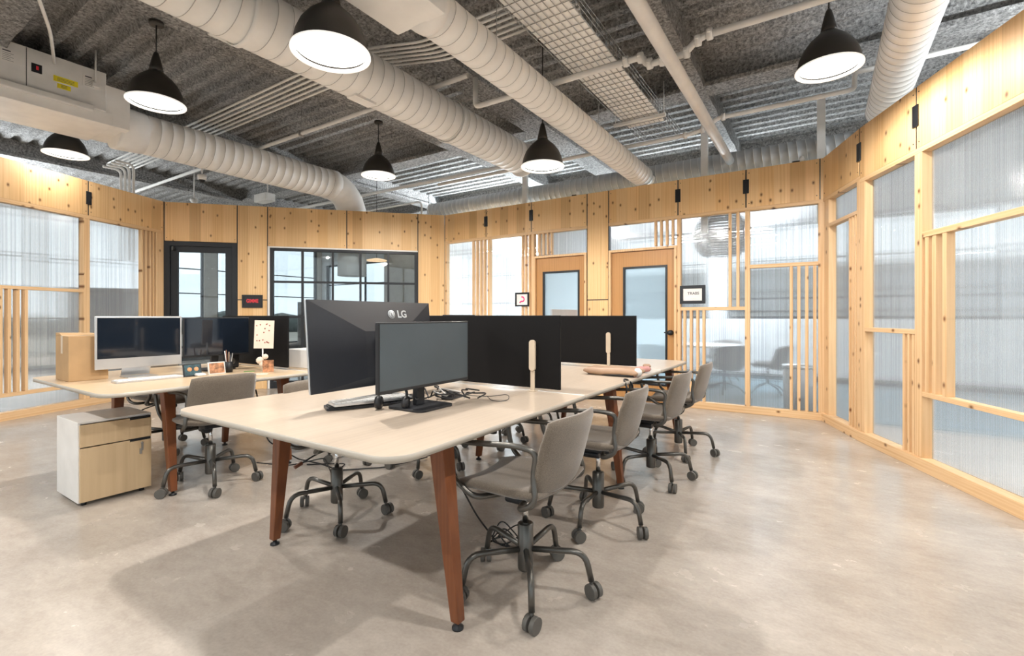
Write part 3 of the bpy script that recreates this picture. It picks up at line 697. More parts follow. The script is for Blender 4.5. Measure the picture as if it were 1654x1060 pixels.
# ------------------------------------------------------------------ pendants
def pendant(name, label, x, y, rim, top, group='black dome pendants', e=1.0):
    t = thing(name, label, 'lamp', (x, y, rim), group=group)
    s = MB(); pr = [(.222, .0), (.218, .03), (.205, .09), (.178, .155), (.135, .215), (.085, .26), (.058, .285)]
    s.lathe(pr + [(.052, .285)] + [(r_ - .008, z) for r_, z in pr[::-1][1:]] + [(.222, 0)], 48)
    s.build('lamp_shade', M['lampk'], t)
    MB().lathe([(.058, .283), (.05, .33), (.035, .40), (.022, .45), (.010, .47), (.0001, .47)], 24).build('lamp_neck', M['lampk'], t)
    MB().lathe([(.232, -.006), (.232, .004), (.205, .008), (.205, -.002), (.232, -.006)], 48).build('lamp_rim', M['glowin'], t)
    MB().lathe([(.0001, .022), (.207, .022), (.207, .03), (.0001, .03)], 48).build('lamp_diffuser', M['glow'], t)
    MB().cyl((0, 0, .46), (0, 0, top - rim), .006, 8).build('cord', M['cable'], t)
    MB().lathe([(.0001, top - rim - .03), (.055, top - rim - .03), (.06, top - rim), (.0001, top - rim)], 20).build('ceiling_canopy', M['lampk'], t)
    l = D.lights.new('pendant_light', 'SPOT'); l.energy = LAMP_W * (.16 if x < -7 else 1.0); l.color = LAMP_COL; l.spot_size = R(175); l.spot_blend = .35; l.shadow_soft_size = .045
    lo = D.objects.new('pendant_light', l); COL.objects.link(lo); lo.parent = t; lo.location = (0, 0, -.01)
    return t
M['lampk'] = flat('bronze_black_lamp', (.045, .040, .035), .42, .4)
for lab, x, y, rim, top in (
    ('black dome pendant in front of the largest duct, nearest to the viewer', -2.5, 1.83, 2.85, 4.22),
    ('black dome pendant over the far end of the main desk', -2.5, 4.45, 2.85, 4.22),
    ('black dome pendant above the left desk, right of the air handler', -5.1, 1.88, 3.2, 3.94),
    ('small far black dome pendant hanging between the two left ducts', -5.15, 4.53, 3.2, 3.95),
    ('black dome pendant at upper right, above the open floor', .05, 4.5, 3.2, 4.22),
    ('black dome pendant half hidden under the air handler at far left', -8.1, 2.0, 3.32, 4.22)):
    pendant('pendant_lamp', lab, x, y, rim, top)
for lab, x, y in (('added dome pendant out of frame behind the viewer, above the open floor', .05, -.8), ('added dome pendant out of frame behind the viewer, in line with the main desk', -2.5, -.8), ('added dome pendant out of frame behind the viewer, in line with the left desk', -5.1, -.8)):
    pendant('pendant_lamp', lab, x, y, 3.2, 4.22)  # added unseen pendants, continuing the grid to fill shadows from behind
pendant('pendant_lamp', 'added dome pendant out of frame to the right of the viewer', .05, 1.85, 3.2, 4.22)  # added unseen lamp on the same grid
# lounge pendant discs and the meeting-room lamp
for (x, y, z), lab in (((-7.9, 6.9, 2.42), 'flat warm disc lamp nearer the steel window in the lounge'), ((-7.9, 8.5, 2.30), 'flat warm disc lamp deeper in the lounge behind the steel window')):
    t = thing('disc_lamp', lab, 'lamp', (x, y, z)); MB().lathe([(.0001, 0), (.20, 0), (.21, .02), (.05, .06), (.0001, .06)], 28).build('lamp_shade', M['warmlamp'] if 'warmlamp' in M else M.setdefault('warmlamp', emit('warm_disc', (1, .62, .32), .8)), t)
    MB().cyl((0, 0, .06), (0, 0, 4.2 - z), .005, 6).build('cord', M['cable'], t)
t = thing('mesh_lamp', 'large dark round mesh lamp hanging in the meeting room behind the right panels', 'lamp', (-1.42, 8.7, 2.25))
m = MB()
for k in range(15):
    z = .04 + k * .046; f = 1 - abs((z - .36) / .42) ** 2.4; r_ = .44 * math.sqrt(max(.05, f)); m.lathe([(r_ - .012, z - .014), (r_ + .006, z - .014), (r_ + .006, z + .014), (r_ - .012, z + .014), (r_ - .012, z - .014)], 36)
for k in range(12):
    a = 2 * PI * k / 12; m.tube([(.2 * cos(a), .2 * sin(a), .03), (.4 * cos(a), .4 * sin(a), .2), (.43 * cos(a), .43 * sin(a), .4), (.3 * cos(a), .3 * sin(a), .65), (.05 * cos(a), .05 * sin(a), .72)], .008, 6, .1)
m.build('lamp_shade', M['fabg'], t); MB().cyl((0, 0, .7), (0, 0, 1.95), .006, 6).build('cord', M['cable'], t)
MB().lathe([(.0001, .3), (.07, .33), (.08, .40), (.03, .46), (.0001, .46)], 16).build('bulb', M['glow'], t)
# added strip lights in the rooms around, brightening ceiling and panels
def strip(x, y, z, lab, L=1.6, e=1.0):
    t = thing('added_strip_light', lab, 'lamp', (x, y, z)); MB().box(-L / 2, L / 2, -.05, .05, .012, .06).build('housing', M['white'], t); MB().box(-L / 2 + .02, L / 2 - .02, -.04, .04, 0, .012).build('lamp_diffuser', M['glow'], t)
    MB().cyl((-L / 3, 0, .06), (-L / 3, 0, 4.2 - z), .004, 6).cyl((L / 3, 0, .06), (L / 3, 0, 4.2 - z), .004, 6).build('suspension_wire', M['wire'], t)
    l = D.lights.new('added_strip_light', 'AREA'); l.shape = 'RECTANGLE'; l.size = L; l.size_y = .1; l.energy = FILL_W * e; l.color = (.88, .95, 1)
    lo = D.objects.new('added_strip_light', l); COL.objects.link(lo); lo.parent = t; lo.location = (0, 0, -.004)
    MB().box(-L / 2 + .02, L / 2 - .02, -.04, .04, .061, .068).build('upper_diffuser', M['glow'], t)
    lo = D.objects.new('added_uplight', l); COL.objects.link(lo); lo.parent = t; lo.location = (0, 0, .072); lo.rotation_euler = (PI, 0, 0)

# ------------------------------------------------------------------ desks
DZ = .775
def leg(par, foot, top, w0=.042, w1=.075):
    f = Vector(foot); t = Vector(top); m = MB(); q = [(-1, -1), (1, -1), (1, 1), (-1, 1)]
    m.hexa([(f.x + a * w0 / 2, f.y + b * w0 / 2, f.z + .03) for a, b in q], [(t.x + a * w1 / 2, t.y + b * w1 / 2, t.z) for a, b in q])
    o = m.build('leg', M['walnut'], par, .004)
    MB().lathe([(.0001, 0), (.024, 0), (.024, .008), (.010, .014), (.010, .032), (.0001, .032)], 14, (f.x, f.y, 0)).build('levelling_foot', M['black'], o)
def desk(label, x0, x1, ys, legy, lx, topm, zt=DZ):
    t = thing('bench_desk', label, 'desk', (x0, ys[0], 0)); W = x1 - x0; Y0 = ys[0]; th = .026
    for i in range(len(ys) - 1):
        a, b_ = ys[i] - Y0 + (.006 if i else 0), ys[i + 1] - Y0 - (.006 if i < len(ys) - 2 else 0)
        r0 = .11 if i == 0 else .003; r1 = .11 if i == len(ys) - 2 else .003; pts = []
        for cx, cy, a0, r_ in ((W - r0, a + r0, -PI / 2, r0), (W - r1, b_ - r1, 0, r1), (r1, b_ - r1, PI / 2, r1), (r0, a + r0, PI, r0)):
            for k in range(9): g_ = a0 + PI / 2 * k / 8; pts.append((cx + r_ * cos(g_), cy + r_ * sin(g_)))
        m = MB().prism(pts, zt - th, zt); m.m = [0, 0] + [1] * (len(m.f) - 2); m.sm = [False, False] + [True] * (len(m.f) - 2)
        m.build('desktop', [topm, M['edge']], t)
        if i: MB().box(.01, W - .01, ys[i] - Y0 - .012, ys[i] - Y0 + .012, zt - .02, zt + .0015).build('joint_strip', M['alu_w'], t)
    for y in legy:
        yy = y - Y0; a, b_ = lx
        leg(t, (a - x0, yy, 0), (a - x0 + .09, yy, zt - th - .001)); leg(t, (b_ - x0, yy, 0), (b_ - x0 - .09, yy, zt - th - .001))
        MB().box(a - x0 + .12, b_ - x0 - .12, yy - .02, yy + .02, zt - th - .06, zt - th - .001).build('cross_beam', M['walnut'], t, .003)
    MB().box(.55, .60, legy[0] - Y0 + .03, legy[-1] - Y0 - .03, zt - th - .05, zt - th - .002).build('stretcher_beam', M['black'], t)
    MB().box(W - .60, W - .55, legy[0] - Y0 + .03, legy[-1] - Y0 - .03, zt - th - .05, zt - th - .002).build('stretcher_beam', M['black'], t)
    return t
desk('long pale bench desk with walnut legs in the middle of the room', -2.79, -1.185, [1.10, 2.63, 4.26, 5.27], [1.48, 3.33, 4.95], (-2.51, -1.22), M['top'])
desk('wood-topped bench desk with dark red legs at left, white cabinet below its corner', -5.17, -3.62, [1.06, 2.48, 4.1], [1.50, 2.36, 3.85], (-4.86, -3.80), M['top2'])

def divider(label, x0, x1, y, clamp, z1=1.255):
    t = thing('desk_divider', label, 'divider', ((x0 + x1) / 2, y, DZ)); h = (x1 - x0) / 2
    MB().box(-h, h, -.009, .009, .022, z1 - DZ).build('divider_panel', M['felt'], t, .003)
    for s in clamp:
        c = MB(); c.prism(rrect(s - .022, s + .022, .13, .325, .02, 6), -.026, -.009); c.xf(Matrix.Rotation(0, 4, 'X'))
        c.v = [(v[0], v[2], v[1]) for v in c.v]; c.box(s - .015, s + .015, -.018, -.009, .0, .14); c.box(s - .02, s + .02, -.03, .03, .0, .006)
        c.build('clamp', M['champ'], t, .002)
    return t
divider('black desk divider standing across the main desk behind the matte screen', -2.72, -1.34, 2.61, (.50, -.5))
divider('black desk divider further along the main desk, beside the tan bag', -2.72, -1.40, 4.22, (.40, -.45))
divider('black desk divider on the left desk behind the card holder', -5.05, -3.93, 2.44, (-.3,))

# ------------------------------------------------------------------ screens
def monitor(label, x, y0, y1, z0, z1, face=1, back=False, tilt=0, cat='monitor', body='blackp', scr='screen', base=True, logo=None, group=None, th=.03):
    # panel lies along world Y; face=+1 screen towards +X
    yc = (y0 + y1) / 2; t = thing('monitor', label, cat, (x, yc, DZ), 0 if face > 0 else PI, group)
    h = (y1 - y0) / 2; a, b_ = z0 - DZ, z1 - DZ; tz = Matrix.Translation((0, 0, (a + b_) / 2)) @ Matrix.Rotation(tilt, 4, 'Y') @ Matrix.Translation((0, 0, -(a + b_) / 2))
    MB().box(-.014, .008, -h, h, a, b_).xf(tz).build('bezel', M[body], t, .004)
    bk = MB(); hh = h * .62; bb = (b_ - a)
    bk.hexa([(-.014, -h + .01, a + .01), (-.014, h - .01, a + .01), (-.014, h - .01, b_ - .01), (-.014, -h + .01, b_ - .01)],
            [(-.045, -hh * .55, a + bb * .2), (-.045, hh * .55, a + bb * .2), (-.045, hh * .55, b_ - bb * .42), (-.045, -hh * .55, b_ - bb * .42)])
    bk.xf(tz).build('rear_shell', M[body], t, .002)
    MB().box(.0082, .0092, -h + .009, h - .009, a + .016, b_ - .009).xf(tz).build('screen', M[scr], t)
    if base:
        MB().box(-.075, -.045, -.03, .03, .012, (a + b_) / 2 + .03).build('stand', M[body], t, .004)
        MB().prism(rrect(-.17, .08, -.13, .13, .04), 0, .012).build('stand_base', M[body], t, .002)
    return t
# large LG monitor seen from behind: its screen faces -X
lg = thing('monitor', 'large black monitor seen from behind with a grey round logo', 'monitor', (-2.13, 1.87, DZ), R(0))
tilt = R(-5); TM = Matrix.Translation((0, 0, .3)) @ Matrix.Rotation(tilt, 4, 'Y') @ Matrix.Translation((0, 0, -.3)); ha, za, zb = .44, .085, .56
MB().box(-.02, -.004, -ha, ha, za, zb).xf(TM).build('bezel', M['alu'], lg, .003, )
bk = MB()
bk.hexa([(-.004, -ha, za), (-.004, ha, za), (-.004, ha, zb), (-.004, -ha, zb)], [(.004, -ha, za), (.004, ha, za), (.004, ha, zb), (.004, -ha, zb)])
# faceted rear: upper wedge slopes in to a recessed lower centre
bk.add([(.004, -ha, zb), (.004, ha, zb), (.032, ha * .42, zb - .17), (.032, -ha * .25, zb - .17), (.004, -ha, za), (.004, ha, za), (.032, ha * .42, za + .05), (.032, -ha * .25, za + .05)],
       [(0, 3, 2, 1), (0, 4, 7, 3), (1, 2, 6, 5), (3, 7, 6, 2), (4, 5, 6, 7)])
bk.xf(TM).build('rear_shell', M['lgback'] if 'lgback' in M else M.setdefault('lgback', flat('blue_black_plastic', (.020, .023, .030), .38)), lg)
MB().box(-.0215, -.0205, -ha + .008, ha - .008, za + .015, zb - .008).xf(TM).build('screen', M['screen'], lg)
MB().box(.032, .065, -.03, .05, .012, .36).build('stand', M['blackp'], lg, .004); MB().prism(rrect(-.10, .16, -.16, .18, .05), 0, .012).build('stand_base', M['blackp'], lg, .002)
lo = text('logo_text', 'LG', .062, M['logo'], lg, (0, 0, 0), ext=.001, bold=.0015)
LGM = TM @ Matrix.Translation((.017, .185, zb - .075)) @ Matrix.Rotation(PI / 2, 4, 'Z') @ Matrix.Rotation(PI / 2 - math.atan2(.028, .17), 4, 'X')
lo.matrix_local = LGM
ri = MB().lathe([(.0001, 0), (.026, 0), (.026, .002), (.0001, .002)], 28); ro = ri.build('logo_badge', M['logo'], lg); ro.matrix_local = LGM @ Matrix.Translation((-.085, .0, .001))
f_ = MB(); f_.box(-.002, .001, -.012, .012, .002, .0028); f_.box(-.002, .009, -.012, -.009, .002, .0028); f_.lathe([(.002, .002), (.0035, .002), (.0035, .0028), (.002, .0028), (.002, .002)], 12, (-.010, .008, 0))
f_.lathe([(.0185, .002), (.0205, .002), (.0205, .0028), (.0185, .0028), (.0185, .002)], 28)
ff = f_.build('logo_mark', M['blackp'], lg); ff.matrix_local = LGM @ Matrix.Translation((-.085, 0, .001))
monitor('black monitor with a matte grey screen above tangled cables on the main desk', -1.715, 1.50, 2.165, .885, 1.222, 1, scr='screenm', base=True)
monitor('dark monitor on the main desk, just its top edge showing behind the logo monitor', -2.75 + .12, 3.0, 3.42, .95, 1.262, -1)
# white monitor far
m_ = monitor('silver monitor seen above the further black divider of the main desk', -2.38, 4.42, 5.05, .95, 1.325, 1, body='alu', scr='alu')
# all-in-one on left desk
im = thing('desktop_computer', 'silver all-in-one computer with a dark glossy screen beside the cardboard box', 'computer', (-4.5, 1.555, DZ), 0)
MB().box(-.012, .006, -.285, .285, .075, .475).build('casing', M['alu'], im, .005); MB().box(.0062, .0072, -.272, .272, .155, .462).build('screen', M['screen'], im)
MB().hexa([(-.12, -.10, .0), (.06, -.10, .0), (.06, .10, .0), (-.12, .10, .0)], [(-.12, -.10, .006), (.06, -.10, .006), (.06, .10, .006), (-.12, .10, .006)]).build('stand_base', M['alu'], im)
MB().bar((-.11, 0, .012), (-.02, 0, .20), .008, .19, (0, 1, 0))  .build('stand', M['alu'], im)
monitor('wide black monitor right of the silver computer on the left desk', -4.5, 1.85, 2.40, .90, 1.24, 1)
for x, y, l in ((-2.55, 3.8, 0),): pass

# ------------------------------------------------------------------ chairs
def make_chair(label):
    t = thing('office_chair', label, 'chair'); g = M['gun']
    # local: sitter faces +Y, origin on floor under the column
    base = MB().lathe([(.0001, .09), (.034, .09), (.036, .10), (.036, .30), (.028, .305), (.0001, .305)], 20)
    base.build('base_hub', g, t)
    for k in range(5):
        a = R(72 * k); c, s = cos(a), sin(a)
        MB().tube([(.03 * c, .03 * s, .185), (.272 * c, .272 * s, .200), (.30 * c, .30 * s, .075)], .0135, 10, .07).build('base_leg', g, t)
        ca = MB(); dx, dy = -sin(a - R(42)), cos(a - R(42))
        for o_ in (-.016, .016):
            p = Vector((.31 * c + dx * o_, .31 * s + dy * o_, .034)); q = Vector((dx, dy, 0)) * .010
            ca.tube([p - q, p - q * .6, p + q * .6, p + q], .033, 18)
        ca.cyl((.30 * c, .30 * s, .05), (.30 * c, .30 * s, .085), .009, 8); ca.build('caster', M['rubber'], t)
    MB().cyl((0, 0, .30), (0, 0, .44), .014, 14).build('gas_lift', M['chrome'], t)
    m = MB(); m.box(-.07, .07, -.09, .07, .435, .462); m.cyl((-.03, -.02, .415), (-.03, .08, .415), .024, 14); m.build('tilt_mechanism', M['black'], t, .004)
    m = MB().tube([(.03, 0, .44), (.16, .02, .425), (.25, .02, .395)], .005, 8, .04); lv = m.build('height_lever', M['black'], t)
    MB().cyl((.245, .02, .397), (.29, .02, .383), .011, 10).build('lever_grip', M['knob'], lv)
    def seat(u, v):
        x = .235 * u * (1 - .06 * max(0, v)); y = -.19 + .46 * (v + 1) / 2
        z = .492 + .030 * abs(u) ** 2.2 - .03 * max(0, v - .35) ** 1.5 * 1.6 + .02 * max(0, -v - .5)
        return (x, y, z)
    MB().pad(seat, .052, 18, 16).build('seat', M['fab'], t)
    def back(u, v):
        z = .50 + .335 * (v + 1) / 2; ln = -.195 - .085 * ((v + 1) / 2) ** 1.1
        return (-.222 * u * (1 - .05 * max(0, v) ** 3), ln + .045 * abs(u) ** 2 + .02 * max(0, -v - .4), z - .012 * abs(u) ** 6 * (1 if v > .5 else 0))
    MB().pad(back, .038, 18, 14).build('backrest', M['fab'], t)
    for s in (-1, 1):
        MB().tube([(s * .11, -.07, .455), (s * .225, -.10, .455), (s * .232, -.19, .50), (s * .215, -.165, .60), (s * .215, -.185, .705), (s * .235, -.10, .722), (s * .255, .20, .702), (s * .26, .275, .69), (s * .25, .24, .55), (s * .235, .12, .465), (s * .1, .06, .455)], .0125, 10, .045).build('arm_frame', g, t)
    return t
c0 = make_chair('grey fabric office chair nearest the viewer on the right side of the main desk')
c0.location = (-1.14, 1.87, 0); c0.rotation_euler = (0, 0, R(90 + 0))
GR = 'grey office chairs with tube arms'; c0['group'] = GR
for lab, x, y, a, w_ in (
    ('grey office chair second from the viewer on the right side of the main desk', -1.14, 2.72, 93, -87),
    ('grey office chair third from the viewer on the right side of the main desk', -1.10, 3.66, 88, -45),
    ('grey office chair at the far right end of the main desk', -1.10, 4.50, 90, -65),
    ('grey office chair tucked under the near left corner of the main desk', -2.54, 1.90, -92, -33),
    ('grey office chair on the left side of the main desk behind the logo monitor', -2.75, 2.95, -85, 10),
    ('grey office chair on the left side of the main desk beside its middle legs', -2.72, 3.85, -96, 30),
    ('grey office chair furthest along the left side of the main desk', -2.72, 4.65, -90, -20),
    ('grey office chair in front of the left desk, its back towards the viewer', -3.79, 1.74, 87, -20),
    ('grey office chair behind the left desk, seen between the desk legs', -5.15, 1.98, -84, -10),
    ('grey office chair at the left desk partly hidden by the logo monitor', -3.45, 2.85, 92, 40)):
    dup(c0, (x, y, 0), R(a), lab, GR, R(w_ - a))

# ------------------------------------------------------------------ cabinet under left desk
cb = thing('drawer_cabinet', 'white pedestal cabinet with two plywood drawers and a key, beside the left desk', 'cabinet', (-4.27, 1.26, 0))
m = MB(); x0, x1, y0, y1 = -.22, .205, -.20, .205; z0, z1 = .025, .555
m.box(x0, x1, y0, y0 + .015, z0, z1); m.box(x0, x1, y1 - .015, y1, z0, z1); m.box(x0, x1, y0 + .015, y1 - .015, z1 - .015, z1); m.box(x0, x1, y0 + .015, y1 - .015, z0, z0 + .015); m.box(x0, x0 + .012, y0 + .015, y1 - .015, z0 + .015, z1 - .015)
m.build('cabinet_body', M['white'], cb, .002)
for za_, zb_ in ((.39, .535), (.03, .382)):
    dr = MB(); dr.box(x1, x1 + .018, y0 + .008, y1 - .13, za_, zb_); dr.box(x1, x1 + .018, y1 - .13, y1 - .004, za_, zb_ - .012); do = dr.build('drawer_front', M['ply'], cb, .001)
    MB().box(x1 - .002, x1 + .014, y1 - .13, y1 - .006, zb_ - .010, zb_ + .004).build('finger_pull', M['black'], do)
MB().lathe([(.0001, 0), (.008, 0), (.008, .006), (.0001, .006)], 12, (x1 + .018, y1 - .06, .352), 0, 'x').box(x1 + .022, x1 + .026, y1 - .066, y1 - .054, .30, .35).box(x1 + .020, x1 + .023, y1 - .075, y1 - .062, .275, .315).build('key', M['wire'], cb)
for a in (-.17, .17):
    for b_ in (-.16, .16): MB().cyl((a, b_, 0), (a, b_, .025), .015, 10).build('foot', M['black'], cb)

# ------------------------------------------------------------------ things on the desks
bx = thing('cardboard_box', 'tall brown cardboard box on the left end of the left desk', 'box', (-4.69, 1.25, DZ))
MB().box(-.145, .145, -.115, .115, 0, .33).build('carton', M['card'], bx, .004); MB().box(-.02, .02, -.1165, .1165, .20, .332).build('packing_tape', M['champ'], bx)
MB().add([(-.145, -.115, .331), (.0, -.115, .331), (.0, .115, .334), (-.145, .115, .334), (-.13, -.117, .352), (-.04, -.117, .348), (-.03, .10, .339), (-.14, .10, .345)], [(0, 1, 2, 3), (4, 7, 6, 5), (0, 4, 5, 1), (1, 5, 6, 2), (2, 6, 7, 3), (3, 7, 4, 0)]).build('torn_flap', M['card'], bx)
def keyboard(label, loc, rz, body, keys, rx=0):
    t = thing('keyboard', label, 'keyboard', loc, rot=(rx, 0, rz)); MB().prism(rrect(-.21, .21, -.06, .06, .012), 0, .014).build('keyboard_body', M[body], t, .002)
    m = MB()
    for r_ in range(5):
        for c_ in range(15): m.box(-.198 + c_ * .0265, -.198 + c_ * .0265 + .022, -.052 + r_ * .0212, -.052 + r_ * .0212 + .0175, .014, .019)
    m.build('keycaps', M[keys], t)
keyboard('black keyboard at the bottom of the pile on the main desk', (-2.02, 1.70, DZ), R(62), 'blackp', 'blackp')
keyboard('silver keyboard lying on top of the black keyboard on the main desk', (-2.01, 1.72, DZ + .022), R(70), 'alu', 'white', R(0))
keyboard('white keyboard in front of the silver computer on the left desk', (-4.2, 1.5, DZ), R(90), 'alu', 'white')
def cable(label, pts, r=.0035, mat='cable', fil=.05, group=None): return tag(MB().tube(pts, r, 6, fil).build('cable', M[mat]), label, 'cable', group)
random.seed(11)
for i, (cx_, cy_, mt) in enumerate(((-1.78, 1.86, 'cable'), (-1.66, 1.95, 'cable'), (-1.72, 2.05, 'whitec'), (-1.62, 2.12, 'cable'), (-1.80, 1.98, 'cable'))):
    pts = [(cx_ + random.uniform(-.10, .10), cy_ + random.uniform(-.12, .12), DZ + .006 + .022 + random.uniform(0, .05)) for _ in range(9)]
    cable('tangled %s cable heaped under the matte screen' % ('white' if mt == 'whitec' else 'black'), pts, .004, mt, .05, 'cables heaped under the matte screen')
cable('thin cable looping on the desk right of the matte screen', [(-1.70, 2.15, DZ + .02), (-1.62, 2.26, DZ + .006), (-1.50, 2.28, DZ + .03), (-1.45, 2.20, DZ + .006), (-1.52, 2.14, DZ + .006), (-1.60, 2.2, DZ + .02)], .002)
t = thing('power_adapter', 'black power brick among the cables on the main desk', 'adapter', (-1.80, 2.12, DZ), R(20)); MB().box(-.035, .035, -.065, .065, 0, .035).build('adapter_body', M['blackp'], t, .006); MB().cyl((0, .065, .018), (0, .09, .018), .006, 8).build('cable_boot', M['blackp'], t)
t = thing('headphones', 'black headphones lying by the keyboards on the main desk', 'headphones', (-1.83, 1.70, DZ), R(30))
MB().tube([(-.07, 0, .045), (-.075, .01, .10), (0, .02, .13), (.075, .01, .10), (.07, 0, .045)], .007, 8, .04).build('headband', M['blackp'], t)
for s in (-1, 1): MB().lathe([(.0001, -.015), (.03, -.015), (.036, 0), (.03, .015), (.0001, .015)], 18, (s * .07, 0, .036), 0, 'x').build('ear_cup', M['blackp'], t)
tg = thing('bag', 'folded tan bag with rounded ends lying on the main desk beside the further divider', 'bag', (-1.40, 3.66, DZ), R(-3))
def bagf(u, v): return (.225 * u, .085 * v + .008 * u, .038 + .004 * sin(u * 4) + .004 * v)
MB().pad(bagf, .055, 20, 10).build('bag_body', M['tan'], tg)
MB().tube([(-.2, -.055, .012), (0, -.07, .010), (.19, -.06, .012)], .009, 8, .05).build('bag_lining', M['blackp'], tg)
MB().lathe([(.0001, -.02), (.03, -.015), (.034, .01), (.02, .03), (.0001, .035)], 14, (.21, -.03, .04), 0, 'x').build('end_wrap', M['paper'], tg)
t = thing('pouch', 'small pink and brown pouch beyond the bag at the desk edge', 'pouch', (-1.27, 3.95, DZ), R(25))
MB().pad(lambda u, v: (.075 * u, .04 * v, .028 + .008 * u), .045, 12, 8).build('pouch_body', flat('dusty_pink', (.52, .26, .24), .6), t); MB().pad(lambda u, v: (.05 + .03 * u, .03 + .03 * v, .055), .03, 8, 6).build('pouch_flap', M['tan'], t)
t = thing('headphones', 'dark headphones hanging over the right edge of the main desk', 'headphones', (-1.178, 3.38, DZ), R(90))
MB().tube([(-.06, .0, -.11), (-.065, -.01, -.03), (-.03, .03, .012), (.03, .03, .012), (.065, -.01, -.03), (.06, 0, -.11)], .007, 8, .035).build('headband', M['blackp'], t)
for s in (-1, 1): MB().lathe([(.0001, -.012), (.026, -.012), (.03, 0), (.026, .012), (.0001, .012)], 16, (s * .06, -.035, -.10), 0, 'x').build('ear_cup', M['blackp'], t)
# floor cables
cable('black cables hanging from the main desk to the floor near its front leg', [(-1.62, 1.9, .70), (-1.60, 1.92, .42), (-1.52, 2.0, .20), (-1.46, 2.12, .012), (-1.38, 2.15, .01)], .005)
for i in range(5):
    a = i * 1.25; cx_, cy_ = -1.40, 2.12
    cable('coil of black cable lying on the floor under the first chair', [(cx_ + .09 * cos(a + q * 1.3) * (1 + .15 * (q % 2)), cy_ + .09 * sin(a + q * 1.3), .012 + .014 * ((i + q) % 5) + (.10 if q == 2 else 0)) for q in range(6)], .004, 'cable', .05, 'coiled floor cables under the main desk')
cable('black cables trailing on the floor between the two desks', [(-4.2, 2.3, .6), (-4.1, 2.35, .15), (-3.8, 2.45, .012), (-3.4, 2.4, .05), (-3.25, 2.45, .012), (-3.0, 2.7, .012), (-2.9, 3.1, .012)], .006)
cable('thin black cable looping on the floor under the left desk', [(-4.0, 2.2, .012), (-3.7, 2.3, .012), (-3.5, 2.5, .06), (-3.2, 2.35, .012), (-3.35, 2.6, .012), (-3.6, 2.4, .012)], .005)
# left desk clutter
t = thing('card_holder', 'red-speckled card clipped on a stand with a floral base on the left desk', 'card', (-4.0, 2.25, DZ), R(57))
cm = MB().box(-.075, .075, -.003, .003, .20, .44); cm.xf(Matrix.Shear('XZ', 4, (0, 0)) if False else Matrix.Rotation(R(2), 4, 'Y')); co = cm.build('card', M['cream'], t)
dm = MB(); random.seed(5)
for k in range(16): px_, pz_ = random.uniform(-.045, .055), random.uniform(.225, .42); dm.lathe([(.0001, 0), (.0055, 0), (.0001, .001)], 6, (px_, -.0045, pz_), 0, 'y')
dm.build('red_dots', flat('dark_red_dots', (.35, .06, .04), .6), co)
MB().cyl((0, .006, .0), (0, .006, .22), .006, 8).build('stand_rod', M['white'], t)
b_ = MB()
for (x, z, r_) in ((-.02, .10, .03), (.02, .13, .024), (.0, .07, .028)): b_.lathe([(.0001, -.012), (r_, -.008), (r_, .008), (.0001, .012)], 9, (x, -.01, z), 0, 'y')
b_.build('paper_flower_cluster', M['cream'], t); MB().box(-.0, .085, -.022, -.017, .0, .10).build('printed_card', M['skin'], t)
for lab, y, mt in (('dark picture frame with a print of two people on the left desk', 1.68, 'teal'), ('picture frame with a warm brown print beside the first frame on the left desk', 1.86, 'skin')):
    t = thing('picture_frame', lab, 'picture frame', (-4.16, y + .1, DZ), R(90)); T_ = Matrix.Rotation(R(-12), 4, 'X')
    MB().box(-.065, .065, -.006, .006, 0, .10).xf(T_).build('frame', M['blackp'] if mt == 'teal' else M['alu_w'], t); MB().box(-.057, .057, -.008, -.0061, .008, .092).xf(T_).build('print', M[mt], t)
    if mt == 'teal':
        h_ = MB()
        for x in (-.022, .026): h_.lathe([(.0001, -.001), (.017, -.001), (.017, .0), (.0001, .0)], 14, (x, -.0085, .056), 0, 'y')
        h_.xf(T_).build('printed_faces', flat('warm_faces', (.62, .33, .16), .6), t)
    MB().box(-.02, .02, .02, .05, 0, .004).build('easel_foot', M['blackp'], t)
t = thing('desk_speaker', 'small black speaker box under the wide monitor on the left desk', 'speaker', (-4.62, 2.30, DZ)); MB().box(-.05, .05, -.09, .05, 0, .13).build('speaker_body', M['blackp'], t, .012); MB().lathe([(.0001, .002), (.03, .002), (.034, 0)], 20, (.051, -.02, .06), 0, 'x').build('speaker_cone', M['rubber'], t)
t = thing('pen_holder', 'dark cup with pens and a brush by the picture frames on the left desk', 'cup', (-4.22, 2.08, DZ)); MB().lathe([(.0001, 0), (.03, 0), (.033, .09), (.028, .09), (.025, .006), (.0001, .006)], 16).build('cup', M['blackp'], t)
for k in range(5): a = k * 1.3; MB().cyl((.01 * cos(a), .01 * sin(a), .01), (.03 * cos(a), .03 * sin(a), .15 + .01 * k), .004, 6).build('pen', M[('ink', 'wire', 'tan', 'paper', 'knob')[k]], t)
for lab, x, y, s, mt, a in (('white sheet of paper on the front edge of the left desk', -3.82, 1.9, .09, 'paper', 80), ('green note pad on the left desk', -4.12, 2.2, .04, 'green', 60), ('small cream note near the card stand on the left desk', -3.85, 2.15, .05, 'cream', 40)):
    tag(MB().box(-s, s, -s * .6, s * .6, 0, .003).build('paper_sheet', M[mt], None, 0, (x, y, DZ), R(a)), lab, 'paper')
t = thing('computer_mouse', 'white mouse on the left desk in front of the silver computer', 'mouse', (-4.15, 1.82, DZ), R(90)); MB().pad(lambda u, v: (.03 * u, .05 * v, .012), .024, 10, 10).build('mouse_body', M['white'], t)
t = thing('storage_box', 'long low white box on the left desk beyond the black divider', 'box', (-4.0, 3.05, DZ)); MB().box(-.2, .2, -.45, .45, 0, .17).build('box_body', M['white'], t, .006); MB().box(.2, .203, -.36, -.30, .12, .13).build('handle_slot', M['gum'], t)

